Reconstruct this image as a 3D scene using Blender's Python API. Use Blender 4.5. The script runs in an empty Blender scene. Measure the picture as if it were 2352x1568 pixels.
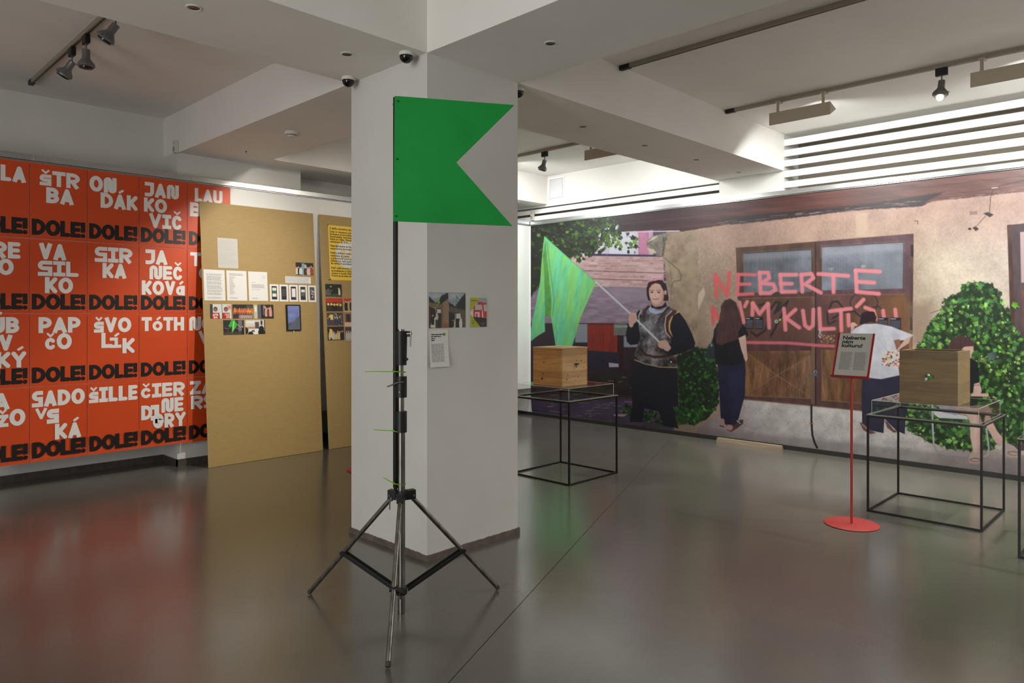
import bpy, bmesh, math, random
import numpy as np
from mathutils import Vector, Matrix
random.seed(7)
SC = bpy.context.scene
COL = SC.collection

# ---------------------------------------------------------------- camera, world, light, exposure
F_PX, CX, CY, HCAM = 1650.6, 1176.0, 719.0, 1.58      # measured from the photograph's vanishing points
ANG = math.atan2(1614.0, F_PX)                          # camera heading, counted from the +X axis
cam_d = bpy.data.cameras.new('camera'); cam = bpy.data.objects.new('camera', cam_d); COL.objects.link(cam)
cam.location = (0, 0, HCAM); cam.rotation_euler = (math.pi/2, 0, ANG - math.pi/2)
cam_d.sensor_fit = 'HORIZONTAL'; cam_d.sensor_width = 36.0; cam_d.lens = 36.0*F_PX/2352.0
cam_d.shift_x = 0.0; cam_d.shift_y = -(784.0-CY)/2352.0
cam_d.clip_start = 0.05; cam_d.clip_end = 100
SC.camera = cam

wd = bpy.data.worlds.new('gallery_ambient'); SC.world = wd; wd.use_nodes = True
bg = wd.node_tree.nodes['Background']; bg.inputs[0].default_value = (1.0, 0.99, 0.95, 1); bg.inputs[1].default_value = 0.30

SC.view_settings.view_transform = 'Standard'; SC.view_settings.look = 'None'
SC.view_settings.gamma = 1.0; SC.view_settings.use_curve_mapping = False
SC.view_settings.exposure = 0.0

def area_light(name, loc, target, w, h, power, color=(1, .96, .9), spread=180.0):
    d = bpy.data.lights.new(name, 'AREA'); d.shape = 'RECTANGLE'; d.size = w; d.size_y = h
    d.energy = power; d.color = color; d.spread = math.radians(spread)
    o = bpy.data.objects.new(name, d); COL.objects.link(o); o.location = loc
    o.rotation_euler = (Vector(target)-Vector(loc)).to_track_quat('-Z', 'Z').to_euler()
    return o
def spot_light(name, loc, target, power, deg, blend=.6, color=(1, .94, .84), r=.05):
    d = bpy.data.lights.new(name, 'SPOT'); d.energy = power; d.spot_size = math.radians(deg); d.spot_blend = blend
    d.color = color; d.shadow_soft_size = r
    o = bpy.data.objects.new(name, d); COL.objects.link(o); o.location = loc
    o.rotation_euler = (Vector(target)-Vector(loc)).to_track_quat('-Z', 'Y').to_euler()
    return o
# wall washers on the track in front of the mural (housings are built further down at the same places)
TRACK_X = 6.80
WASHERS = [2.80, 1.12, -0.6, 5.08, 6.85]     # centre Y of each washer
for wy in WASHERS:
    area_light('washer_light', (6.80, wy, 3.41), (8.15, wy, 1.9), .60, .07, 46 if wy < 4 else 31, (.97, 1.0, .98), 150)
# spots on the far coffer's track and on the left track that light the poster wall and the boards
spot_light('board_spot', (5.0, 5.2, 3.42), (4.35, 7.58, 1.75), 66, 75, .9, (1, .93, .80))
spot_light('poster_spot', (3.95, 5.0, 3.42), (2.4, 7.58, 1.35), 300, 88, .9, (1, .94, .84))
spot_light('table_spot', (4.45, 5.57, 3.42), (5.8, 4.2, 0), 110, 60, .9, (1, .94, .84), .03)
spot_light('corner_spot', (6.8, 5.9, 3.42), (7.9, 7.58, 2.0), 50, 60, .8, (.96, 1, .99))
spot_light('floor_fill', (6.8, .25, 3.45), (6.9, 2.3, 0), 220, 85, .9, (1, .98, .92))  # this and the next: added unseen fills that brighten the floor by the mural
spot_light('floor_fill', (6.8, -1.6, 3.45), (5.6, .6, 0), 170, 85, .9, (1, .98, .92))
# added fills, no source seen: one behind the camera on the left, one overhead
area_light('left_fill', (-3.8, 1.6, 1.35), (3, 3.0, 2.3), 5.0, 2.2, 235, (.985, 1, .975))
area_light('overhead_fill', (4.0, -1.6, 3.55), (4.2, -1.4, 0), 1.6, 1.6, 42, (1, .96, .90))

# ---------------------------------------------------------------- geometry helpers
FW = np.array([math.cos(ANG), math.sin(ANG), 0.]); RT = np.array([math.sin(ANG), -math.cos(ANG), 0.]); UP = np.array([0, 0, 1.])
CAM = np.array([0, 0, HCAM])
def ray(x, y): return FW + RT*(x-CX)/F_PX + UP*(CY-y)/F_PX
def on(x, y, ax, v):
    r = ray(x, y); return CAM + r*((v-CAM[ax])/r[ax])
def onX(x, y, v): return on(x, y, 0, v)
def onY(x, y, v): return on(x, y, 1, v)
def onZ(x, y, v=0.): return on(x, y, 2, v)
def at_depth(x, y, d): return CAM + ray(x, y)*d
def on_plane(x, y, o, n):
    r = ray(x, y); return CAM + r*(np.dot(np.array(o)-CAM, n)/np.dot(r, n))

def lin(c):
    c = np.asarray(c, float)/255.0
    return np.where(c <= .04045, c/12.92, ((c+.055)/1.055)**2.4)
def L4(r, g, b): return tuple(float(v) for v in lin((r, g, b))) + (1.0,)

MATS = {}
def mat(name, rgb, rough=.6, metal=0., noise=0., nscale=8., bump=0., spec=.5, stretch=(1, 1, 1), rgb2=None, detail=4., coat=0., trans=0., ior=1.45, emit=None, estr=0.):
    if name in MATS: return MATS[name]
    m = bpy.data.materials.new(name); m.use_nodes = True
    nt = m.node_tree; b = nt.nodes['Principled BSDF']
    b.inputs['Base Color'].default_value = L4(*rgb); b.inputs['Roughness'].default_value = rough; b.inputs['Metallic'].default_value = metal
    b.inputs['Specular IOR Level'].default_value = spec; b.inputs['Coat Weight'].default_value = coat; b.inputs['IOR'].default_value = ior
    b.inputs['Transmission Weight'].default_value = trans
    if emit: b.inputs['Emission Color'].default_value = L4(*emit); b.inputs['Emission Strength'].default_value = estr
    if noise or bump:
        tc = nt.nodes.new('ShaderNodeTexCoord'); mp = nt.nodes.new('ShaderNodeMapping'); n = nt.nodes.new('ShaderNodeTexNoise')
        mp.inputs['Scale'].default_value = stretch; n.inputs['Scale'].default_value = nscale; n.inputs['Detail'].default_value = detail
        nt.links.new(tc.outputs['Object'], mp.inputs[0]); nt.links.new(mp.outputs[0], n.inputs['Vector'])
        if noise:
            mx = nt.nodes.new('ShaderNodeMix'); mx.data_type = 'RGBA'
            a = L4(*rgb); c2 = L4(*(rgb2 or tuple(v*.8 for v in rgb)))
            rp = nt.nodes.new('ShaderNodeValToRGB'); rp.color_ramp.elements[0].position = .5-.5/max(noise, .01)*.25; rp.color_ramp.elements[1].position = .5+.5/max(noise, .01)*.25
            rp.color_ramp.elements[0].position = max(0, rp.color_ramp.elements[0].position); rp.color_ramp.elements[1].position = min(1, rp.color_ramp.elements[1].position)
            nt.links.new(n.outputs[0], rp.inputs[0]); nt.links.new(rp.outputs[0], mx.inputs[0])
            mx.inputs[6].default_value = a; mx.inputs[7].default_value = c2
            nt.links.new(mx.outputs[2], b.inputs['Base Color'])
        if bump:
            bp = nt.nodes.new('ShaderNodeBump'); bp.inputs['Strength'].default_value = bump; bp.inputs['Distance'].default_value = .01
            nt.links.new(n.outputs[0], bp.inputs['Height']); nt.links.new(bp.outputs[0], b.inputs['Normal'])
    MATS[name] = m; return m
def print_mat(name, rough=.55, spec=.35, coat=0.):
    """printed surface: its colours come from the mesh's own 'ink' attribute"""
    if name in MATS: return MATS[name]
    m = bpy.data.materials.new(name); m.use_nodes = True; nt = m.node_tree; b = nt.nodes['Principled BSDF']
    a = nt.nodes.new('ShaderNodeAttribute'); a.attribute_name = 'ink'
    nt.links.new(a.outputs['Color'], b.inputs['Base Color']); b.inputs['Roughness'].default_value = rough
    b.inputs['Specular IOR Level'].default_value = spec; b.inputs['Coat Weight'].default_value = coat; b.inputs['Coat Roughness'].default_value = .3
    MATS[name] = m; return m

class MB:
    def __init__(s): s.v = []; s.f = []
    def add(s, vs, fs):
        o = len(s.v); s.v += [tuple(map(float, p)) for p in vs]; s.f += [tuple(i+o for i in f) for f in fs]; return s
    def box(s, a, b):
        x0, y0, z0 = a; x1, y1, z1 = b
        return s.add([(x0,y0,z0),(x1,y0,z0),(x1,y1,z0),(x0,y1,z0),(x0,y0,z1),(x1,y0,z1),(x1,y1,z1),(x0,y1,z1)],
                     [(3,2,1,0),(4,5,6,7),(0,1,5,4),(1,2,6,5),(2,3,7,6),(3,0,4,7)])
    def obox(s, o, ax, ay, az):
        """box from corner o with edge vectors ax, ay, az"""
        o, ax, ay, az = map(np.array, (o, ax, ay, az))
        p = [o, o+ax, o+ax+ay, o+ay]; p += [q+az for q in p]
        return s.add(p, [(3,2,1,0),(4,5,6,7),(0,1,5,4),(1,2,6,5),(2,3,7,6),(3,0,4,7)])
    def prism(s, pts, vec):
        n = len(pts); pts = [np.array(p, float) for p in pts]; q = [p+np.array(vec) for p in pts]
        return s.add(pts+q, [tuple(range(n))[::-1], tuple(range(n, 2*n))]+[(i, (i+1) % n, n+(i+1) % n, n+i) for i in range(n)])
    def tube(s, pts, r, seg=12, cap=True):
        pts = [np.array(p, float) for p in pts]; n = len(pts); rs = r if isinstance(r, (list, tuple)) else [r]*n
        rings = []; prev = None
        for i, p in enumerate(pts):
            t = pts[min(i+1, n-1)]-pts[max(i-1, 0)]; t /= np.linalg.norm(t)
            if prev is None:
                u = np.cross(t, (0, 0, 1.)); u = np.cross(t, (1., 0, 0)) if np.linalg.norm(u) < .05 else u
            else: u = prev-t*np.dot(prev, t)
            u /= np.linalg.norm(u); w = np.cross(t, u); prev = u
            rings.append([p+rs[i]*(math.cos(2*math.pi*k/seg)*u+math.sin(2*math.pi*k/seg)*w) for k in range(seg)])
        vs = [q for rg in rings for q in rg]; fs = []
        for i in range(n-1):
            for k in range(seg):
                a = i*seg+k; b2 = i*seg+(k+1) % seg; fs.append((a, b2, b2+seg, a+seg))
        if cap: fs += [tuple(range(seg))[::-1], tuple(range((n-1)*seg, n*seg))]
        return s.add(vs, fs)
    def lathe(s, prof, o=(0, 0, 0), axis=(0, 0, 1), seg=24, caps=True):
        """prof: (radius, height along axis) pairs"""
        a = np.array(axis, float); a /= np.linalg.norm(a); u = np.cross(a, (0, 1., 0)); u = np.cross(a, (1., 0, 0)) if np.linalg.norm(u) < .1 else u
        u /= np.linalg.norm(u); w = np.cross(a, u); o = np.array(o, float); vs = []; fs = []
        for r, h in prof:
            vs += [o+a*h+max(r, 1e-5)*(math.cos(2*math.pi*k/seg)*u+math.sin(2*math.pi*k/seg)*w) for k in range(seg)]
        for i in range(len(prof)-1):
            for k in range(seg):
                p = i*seg+k; q = i*seg+(k+1) % seg; fs.append((p, q, q+seg, p+seg))
        if caps: fs += [tuple(range(seg))[::-1], tuple(range((len(prof)-1)*seg, len(prof)*seg))]
        return s.add(vs, fs)
    def build(s, name, m, parent=None, smooth=False, bevel=0.):
        me = bpy.data.meshes.new(name); me.from_pydata(s.v, [], s.f); me.update()
        if smooth:
            me.polygons.foreach_set('use_smooth', [True]*len(me.polygons)); me.set_sharp_from_angle(angle=math.radians(38))
        o = bpy.data.objects.new(name, me); COL.objects.link(o)
        if m: me.materials.append(m)
        if parent: o.parent = parent
        if bevel:
            bv = o.modifiers.new('edge', 'BEVEL'); bv.width = bevel; bv.segments = 2; bv.limit_method = 'ANGLE'
        return o
def tag(o, label=None, cat=None, group=None, kind=None):
    if label: o['label'] = label
    if cat: o['category'] = cat
    if group: o['group'] = group
    if kind: o['kind'] = kind
    return o
def thing(name, label, cat, loc=(0, 0, 0), group=None):
    """an Empty at the thing's base; its parts keep world coordinates through the parent inverse"""
    o = bpy.data.objects.new(name, None); COL.objects.link(o); o.location = loc; o.empty_display_size = .1
    o['_l'] = 1; del o['_l']
    return tag(o, label, cat, group)
def keep(root):
    """parts were modelled in world coordinates: undo the root's offset"""
    loc = root.location.copy()
    def mv(o):
        if o.type == 'MESH':
            if o.data.users == 1 or not o.data.get('moved'):
                o.data.transform(Matrix.Translation(-loc)); o.data['moved'] = 1
    for ch in root.children:
        mv(ch)
        for g in ch.children: mv(g)
    return root
def copy_tree(o, parent=None):
    c = o.copy(); COL.objects.link(c); c.parent = parent
    for ch in list(o.children): copy_tree(ch, c)
    return c
def struct(o, label=None):
    o['kind'] = 'structure'
    if label: o['label'] = label
    return o
# ---------------------------------------------------------------- the room
PAINT = mat('white_wall_paint', (214, 211, 206), .75, noise=.5, nscale=3, rgb2=(208, 205, 199))
CEILP = mat('white_ceiling_paint', (234, 230, 225), .8, noise=.5, nscale=2, rgb2=(228, 223, 217))
PANELW = mat('white_partition_board', (232, 231, 227), .6)
SKIRT = mat('dark_grey_skirting', (66, 60, 55), .5, noise=.8, nscale=20, rgb2=(84, 74, 68))
PSKIRT = mat('worn_brown_grey_skirting', (112, 98, 90), .6, noise=.9, nscale=14, rgb2=(92, 82, 76))
ALU = mat('brushed_aluminium', (205, 205, 205), .32, 1.0, noise=.5, nscale=60, stretch=(.05, .05, 1), rgb2=(180, 182, 182))
NICHE = mat('grey_niche', (120, 112, 98), .8)

def floor_mat():
    m = bpy.data.materials.new('polished_concrete'); m.use_nodes = True; nt = m.node_tree; b = nt.nodes['Principled BSDF']
    tc = nt.nodes.new('ShaderNodeTexCoord')
    n1 = nt.nodes.new('ShaderNodeTexNoise'); n1.inputs['Scale'].default_value = 1.1; n1.inputs['Detail'].default_value = 5; n1.inputs['Roughness'].default_value = .55
    n2 = nt.nodes.new('ShaderNodeTexNoise'); n2.inputs['Scale'].default_value = 160; n2.inputs['Detail'].default_value = 3
    n3 = nt.nodes.new('ShaderNodeTexNoise'); n3.inputs['Scale'].default_value = 1.6; n3.inputs['Detail'].default_value = 3
    for n in (n1, n2, n3): nt.links.new(tc.outputs['Object'], n.inputs['Vector'])
    r1 = nt.nodes.new('ShaderNodeValToRGB'); r1.color_ramp.elements[0].position = .15; r1.color_ramp.elements[1].position = .85
    r1.color_ramp.elements[0].color = L4(84, 81, 73); r1.color_ramp.elements[1].color = L4(102, 98, 90)
    nt.links.new(n1.outputs[0], r1.inputs[0])
    r2 = nt.nodes.new('ShaderNodeValToRGB'); r2.color_ramp.elements[0].position = .3; r2.color_ramp.elements[1].position = .75
    r2.color_ramp.elements[0].color = (.86, .86, .86, 1); r2.color_ramp.elements[1].color = (1.12, 1.12, 1.12, 1)
    nt.links.new(n2.outputs[0], r2.inputs[0])
    mx = nt.nodes.new('ShaderNodeMix'); mx.data_type = 'RGBA'; mx.blend_type = 'MULTIPLY'; mx.inputs[0].default_value = .6
    nt.links.new(r1.outputs[0], mx.inputs[6]); nt.links.new(r2.outputs[0], mx.inputs[7]); nt.links.new(mx.outputs[2], b.inputs['Base Color'])
    mr = nt.nodes.new('ShaderNodeMapRange'); mr.inputs[1].default_value = .3; mr.inputs[2].default_value = .7; mr.inputs[3].default_value = .20; mr.inputs[4].default_value = .25
    nt.links.new(n3.outputs[0], mr.inputs[0]); nt.links.new(mr.outputs[0], b.inputs['Roughness'])
    bp = nt.nodes.new('ShaderNodeBump'); bp.inputs['Strength'].default_value = .05; bp.inputs['Distance'].default_value = .004
    nt.links.new(n2.outputs[0], bp.inputs['Height']); nt.links.new(bp.outputs[0], b.inputs['Normal'])
    b.inputs['Specular IOR Level'].default_value = .6; b.inputs['Coat Weight'].default_value = .5; b.inputs['Coat Roughness'].default_value = .17; b.inputs['Coat IOR'].default_value = 1.5
    return m

fl = struct(MB().box((-4, -4, -.1), (9, 8.3, 0)).build('floor', floor_mat()), 'dark grey polished concrete floor with a thin expansion joint')
j0, j1, j2 = onZ(1030, 1568), onZ(1370, 1198), onZ(1538, 1010)
jd = (j2-j0)/np.linalg.norm(j2-j0); jn = np.array([-jd[1], jd[0], 0])*.0016
j0 = j0-jd*1.5
MB().obox(j0-jn+np.array([0, 0, .0002]), j2-j0, jn*2, (0, 0, .0006)).build('floor_joint', mat('dark_joint', (38, 35, 30), .9), fl)

ZB, ZC = 3.237, 3.66
struct(MB().box((-4, -4, ZC), (8.8, 8.3, ZC+.12)).build('ceiling', CEILP), 'white plastered coffer ceiling')
struct(MB().box((-4, 3.585, ZB), (8.2, 4.455, ZC+.02)).build('ceiling_beam', CEILP), 'white ceiling beam running from the left past the pillar to the mural wall')
struct(MB().box((2.893, -4, ZB), (3.745, 3.586, ZC+.02)).build('ceiling_beam', CEILP), 'white ceiling beam coming from the pillar toward the viewer')
struct(MB().box((2.893, 4.454, ZB), (3.745, 8.05, ZC+.02)).build('ceiling_beam', CEILP), 'white ceiling beam between the pillar and the poster wall')
struct(MB().box((3.744, 7.27, ZB), (8.2, 8.05, ZC+.02)).build('ceiling_soffit', CEILP), 'white lowered soffit along the far wall')
struct(MB().box((-4, 8.045, 0), (8.6, 8.2, ZC+.05)).build('wall_left', PAINT), 'white wall behind the poster partition')
struct(MB().box((2.89, 7.66, 0), (4.29, 8.05, ZB+.01)).build('wall_pier', PAINT), 'shallow white wall pier behind the poster partition')
pl = struct(MB().box((2.893, 3.585, .025), (3.725, 4.447, ZB+.01)).build('pillar', PAINT), 'square white pillar in the middle of the room')
rs = random.Random(3)
m = MB()
def skirt_strip(m, p, q, nrm, h, rough_top=.0025, n=40):
    p, q, nrm = map(np.array, (p, q, nrm)); vs = []; fs = []
    for i in range(n+1):
        b = p+(q-p)*i/n; hh = h+rs.uniform(-rough_top, rough_top)
        vs += [b+nrm, b+nrm+np.array([0, 0, hh]), b+np.array([0, 0, hh])]
    for i in range(n):
        k = i*3; fs += [(k, k+3, k+4, k+1), (k+1, k+4, k+5, k+2)]
    m.add(vs, fs)
skirt_strip(m, (2.893, 4.459, 0), (2.893, 3.573, 0), (-.012, 0, 0), .038)
skirt_strip(m, (2.881, 3.585, 0), (3.737, 3.585, 0), (0, -.012, 0), .038)
skirt_strip(m, (3.725, 3.573, 0), (3.725, 4.447, 0), (.012, 0, 0), .038)
skirt_strip(m, (3.737, 4.447, 0), (2.881, 4.447, 0), (0, .012, 0), .038)
m.build('skirting', PSKIRT, pl)
struct(MB().box((-4, 8.03, 0), (2.89, 8.046, .07)).build('baseboard_left', SKIRT))
struct(MB().box((2.876, 7.645, 0), (2.891, 8.03, .07)).build('baseboard_pier_side', SKIRT))
struct(MB().box((2.876, 7.645, 0), (4.3, 7.661, .07)).build('baseboard_pier', SKIRT))
struct(MB().box((4.29, 8.03, 0), (8.2, 8.046, .07)).build('baseboard_far', SKIRT))
struct(MB().box((8.172, -4, 0), (8.201, 8.03, .046)).build('baseboard_right', mat('black_skirting', (34, 31, 28), .5)))
wr = MB().box((8.2, -4, 0), (8.6, 8.2, 2.985))
wr = struct(wr.build('wall_right', PAINT), 'white wall behind the mural')
MB().box((8.2, 3.585, 2.98), (8.6, 4.41, ZC+.02)).build('pier', PAINT, wr)
MB().box((8.2, 4.405, 3.203), (8.6, 8.2, ZC+.02)).build('upper_wall', PAINT, wr)
MB().box((8.6, -4, 2.9), (8.75, 8.2, ZC+.02)).build('niche_back', NICHE, wr)
for z1, z0 in ((3.599, 3.525), (3.477, 3.401), (3.356, 3.285), (3.234, 3.160), (3.109, 3.038)):
    MB().box((8.2, -4, z0), (8.225, 3.586, z1)).build('slat', PANELW, wr)
for z1, z0 in ((3.181, 3.114), (3.077, 3.003)):
    MB().box((8.2, 4.409, z0), (8.225, 8.04, z1)).build('slat', PANELW, wr)

# partitions that carry the posters and the mural
PY_ = 7.585; PXm = 8.155
pw = struct(MB().box((-1.5, PY_, .42), (8.19, PY_+.035, 2.932)).build('partition_poster_wall', PANELW), 'white hung partition board that carries the orange posters')
for a, b in zip([-1.5, *[float(onY(x, 380, 7.56)[0]) for x in (76, 439, 795)], 6.2], [*[float(onY(x, 380, 7.56)[0]) for x in (76, 439, 795)], 6.2, 8.12]):
    o = MB().box((a+.001, 7.562, 2.945), (b-.001, 7.625, 2.999)).box((a+.001, 7.570, 2.934), (b-.001, 7.62, 2.942)).build('rail', ALU, pw, bevel=.002)
pm = struct(MB().box((PXm, -3.5, .42), (PXm+.035, PY_-.002, 2.932)).build('partition_mural_wall', PANELW), 'white hung partition board behind the mural')
for a, b in zip([-3.5, .9, float(onX(1698, 460, 8.13)[1])], [.9, float(onX(1698, 460, 8.13)[1]), 7.56]):
    MB().box((8.128, a+.001, 2.945), (8.192, b-.001, 2.999)).box((8.136, a+.001, 2.934), (8.19, b-.001, 2.942)).build('rail', ALU, pm, bevel=.002)
# ---------------------------------------------------------------- monoline poster lettering
def arc(cx, cy, rx, ry, a0, a1, n=14):
    return [(cx+rx*math.cos(math.radians(a0+(a1-a0)*i/n)), cy+ry*math.sin(math.radians(a0+(a1-a0)*i/n))) for i in range(n+1)]
W = dict(A=.86, B=.78, C=.74, D=.86, E=.70, H=.80, I=.62, J=.68, K=.78, L=.66, N=.92, O=.94, P=.76, R=.80, S=.72, T=.76, U=.84, V=.86, Y=.86, Z=.76,
         s=.72, c=.72, z=.74, i=.50, o=.82, a=.80, e=.80, v=.86)
W['!'] = .27
W['l'] = .4
def glyph(ch, w, t):
    """strokes of one letter in a w x 1 box: (points, start cap, end cap); caps: b cut, s square, r round"""
    h = t/2; L, R, B, T, M = h, w-h, h, 1-h, .5
    if ch == 'A': return [([(h*.9, 0), (w/2, T)], 'b', 'r'), ([(w-h*.9, 0), (w/2, T)], 'b', 'r'), ([(w*.28, .29), (w*.72, .29)], 'b', 'b')]
    if ch == 'B':
        r1 = (T-M)/2; r2 = (M-B)/2; k = w*.42
        return [([(L, 0), (L, 1)], 'b', 'b'), ([(L, T), (k, T)]+arc(k, M+r1, R-.03-k, r1, 90, -90)+[(L, M)], 'b', 'b'), ([(L, M), (k, M)]+arc(k, B+r2, R-k, r2, 90, -90)+[(L, B)], 'b', 'b')]
    if ch in 'Cc': return [(arc(w/2, M, R-w/2, T-M, 42, 318, 26), 'r', 'r')]
    if ch == 'D':
        k = w*.34; return [([(L, 0), (L, 1)], 'b', 'b'), ([(L, T), (k, T)]+arc(k, M, R-k, T-M, 90, -90, 20)+[(L, B)], 'b', 'b')]
    if ch == 'E': return [([(L, 0), (L, 1)], 'b', 'b'), ([(L, T), (R, T)], 'b', 'r'), ([(L, M), (R-.03, M)], 'b', 'r'), ([(L, B), (R, B)], 'b', 'r')]
    if ch == 'H': return [([(L, 0), (L, 1)], 'b', 'b'), ([(R, 0), (R, 1)], 'b', 'b'), ([(L, M), (R, M)], 'b', 'b')]
    if ch in 'Il': return [([(w/2, 0), (w/2, 1)], 'b', 'b'), ([(0, T), (w, T)], 'b', 'b'), ([(0, B), (w, B)], 'b', 'b')]
    if ch == 'i': return [([(0, T), (w*.55, T), ], 'b', 's'), ([(w*.55, T), (w*.55, B)], 'b', 'b'), ([(0, B), (w, B)], 'b', 'b')]
    if ch == 'J': return [([(0, T), (R, T)], 'b', 's'), ([(R, T), (R, B+.22)]+arc(R-.24, B+.22, .24, .22, 0, -90, 8)+[(0, B)], 'b', 'b')]
    if ch == 'K': return [([(L, 0), (L, 1)], 'b', 'b'), ([(L+.05, .40), (R, T)], 'b', 'r'), ([(L+.12, .52), (R, B)], 'b', 'r')]
    if ch == 'L': return [([(L, 0), (L, 1)], 'b', 'b'), ([(L, B), (R, B)], 'b', 'r')]
    if ch == 'N':
        r = (R-L)/4
        return [([(L, 0), (L, T-r)]+arc(L+r, T-r, r, r, 180, 0, 10)+[(L+2*r, B+r)]+arc(L+3*r, B+r, r, r, 180, 360, 10)+[(R, 1)], 'b', 'b')]
    if ch in 'Oo': return [(arc(w/2, M, R-w/2, T-M, 90, 450, 36), 'b', 'b')]
    if ch in 'PR':
        lo = .42 if ch == 'P' else .44; r1 = (T-lo)/2; k = w*.42
        s = [([(L, 0), (L, 1)], 'b', 'b'), ([(L, T), (k, T)]+arc(k, lo+r1, R-k, r1, 90, -90)+[(L, lo)], 'b', 'b')]
        if ch == 'R': s.append(([(w*.42, .46), (w-h*1.1, 0)], 'b', 'b'))
        return s
    if ch in 'Ss':
        r = (T-M)/2; return [([(w, T), (L+r, T)]+arc(L+r, M+r, r, r, 90, 270, 10)+[(R, M)], 'b', 's'), ([(R, M), (R, B)], 'b', 's'), ([(R, B), (0, B)], 'b', 'b')]
    if ch == 'T': return [([(0, T), (w, T)], 'b', 'b'), ([(w/2, T), (w/2, 0)], 'b', 'b')]
    if ch == 'U':
        r = R-w/2; return [([(L, 1), (L, B+r*.9)]+arc(w/2, B+r*.9, r, r*.9, 180, 360, 16)+[(R, 1)], 'b', 'b')]
    if ch in 'Vv': return [([(h*.9, 1), (w/2, B)], 'b', 'r'), ([(w-h*.9, 1), (w/2, B)], 'b', 'r')]
    if ch == 'Y': return [([(h, T), (w/2, .46)], 'r', 'r'), ([(w-h, T), (w/2, .46)], 'r', 'r'), ([(w/2, .5), (w/2, 0)], 'b', 'b')]
    if ch in 'Zz': return [([(0, T), (w, T)], 'b', 'b'), ([(w-h*1.2, T), (h*1.2, B)], 'b', 'b'), ([(0, B), (w, B)], 'b', 'b')]
    if ch == 'a': return [(arc(w*.44, .46, w*.44-h, .46-h, 90, 450, 28), 'b', 'b'), ([(R, 0), (R, .95)], 'b', 'b'), ([(w*.44, T-.03), (R, T-.03)], 'b', 's')]
    if ch == 'e': return [([(L, M), (R, M)]+arc(w/2, M, R-w/2, T-M, 0, 320, 28), 'b', 'r')]
    if ch == '!': return [([(w/2, .34), (w/2, 1)], 'b', 'b'), ([(w/2, h*.95), (w/2, h*.95+.012)], 'r', 'r')]
    return []
DIA = {'Š': ('S', 'v'), 'Č': ('C', 'v'), 'Ž': ('Z', 'v'), 'Á': ('A', '/'), 'Ý': ('Y', '/'), 'Ú': ('U', '/'), 'š': ('s', 'v'), 'č': ('c', 'v'), 'ž': ('z', 'v'), 'í': ('i', '/'), 'ó': ('o', '/'), 'á': ('a', '/')}
SMALL = 'sczioaev'
def ribbon(pts, t, c0, c1):
    """outline pieces of one stroke: a strip of quads plus round ends"""
    h = t/2; pts = [np.array(p, float) for p in pts]
    q = [pts[0]]
    for p in pts[1:]:
        if np.linalg.norm(p-q[-1]) > 1e-4: q.append(p)
    pts = q; n = len(pts)
    if n < 2: return []
    d0 = pts[0]-pts[1]; d0 /= np.linalg.norm(d0); d1 = pts[-1]-pts[-2]; d1 /= np.linalg.norm(d1)
    if c0 == 's': pts[0] = pts[0]+d0*h
    if c1 == 's': pts[-1] = pts[-1]+d1*h
    closed = np.linalg.norm(pts[0]-pts[-1]) < 1e-3
    le, ri = [], []
    for i in range(n):
        if closed and i in (0, n-1): a = pts[1]-pts[-2]; k = 1.0
        elif i == 0: a = pts[1]-pts[0]; k = 1.0
        elif i == n-1: a = pts[-1]-pts[-2]; k = 1.0
        else:
            u = pts[i]-pts[i-1]; v = pts[i+1]-pts[i]; u = u/np.linalg.norm(u); v = v/np.linalg.norm(v); a = u+v
            k = min(1.0/max(.4, np.linalg.norm(a)/2), 2.0)
        a = a/np.linalg.norm(a); nn = np.array([-a[1], a[0]])*h*k
        le.append(pts[i]+nn); ri.append(pts[i]-nn)
    out = [('strip', le, ri)]
    for c, p in ((c0, pts[0]), (c1, pts[-1])):
        if c == 'r': out.append(('disc', p, h))
    return out
def layout(text, width, height, t=.25, gap=.045):
    """2-D strokes of a text line fitted to width x height (in metres)"""
    items = []; tot = 0
    for ch in text:
        base, dia = DIA.get(ch, (ch, None)); small = base in SMALL; sc = .72 if small else 1.
        w = W[base]*(.92 if small else 1.); items.append((base, dia, small, sc, w)); tot += w
    gaps = gap*(len(items)-1); k = (width/height-gaps)/tot
    x = 0; res = []
    for base, dia, small, sc, w in items:
        ww = w*k; tt = t/sc
        for pts, c0, c1 in glyph(base, ww/sc, min(tt, .30)):
            res.append(([((x+px*sc)*height, py*sc*height) for px, py in pts], min(tt, .30)*sc*height, c0, c1))
        y0 = sc+.05
        if dia == 'v': res.append(([((x+ww*.26)*height, (y0+.20)*height), ((x+ww*.5)*height, (y0+.05)*height), ((x+ww*.74)*height, (y0+.20)*height)], .12*height, 's', 's'))
        if dia == '/': res.append(([((x+ww*.48)*height, (y0+.07)*height), ((x+ww*.72)*height, (y0+.20)*height)], .15*height, 'r', 'r'))
        x += ww+gap
    return res
def letter_mesh(m, strokes, org, ux, uz, nrm, step=.00006, lift=.0004):
    """put strokes on a plane; every piece lies a hair above the one before"""
    org, ux, uz, nrm = (np.array(v, float) for v in (org, ux, uz, nrm)); k = [0]
    def P3(p): return org+ux*p[0]+uz*p[1]+nrm*(lift+k[0]*step)
    for pts, t, c0, c1 in strokes:
        for it in ribbon(pts, t, c0, c1):
            k[0] += 1
            if it[0] == 'strip':
                n = len(it[1]); vs = [P3(p) for p in it[1]]+[P3(p) for p in it[2]]
                m.add(vs, [(i+1, i, n+i, n+i+1) for i in range(n-1)])
            else:
                vs = [P3((it[1][0]+it[2]*math.cos(a), it[1][1]+it[2]*math.sin(a))) for a in np.linspace(0, 2*math.pi, 19)[:-1]]
                m.add(vs, [tuple(range(18))])
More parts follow.
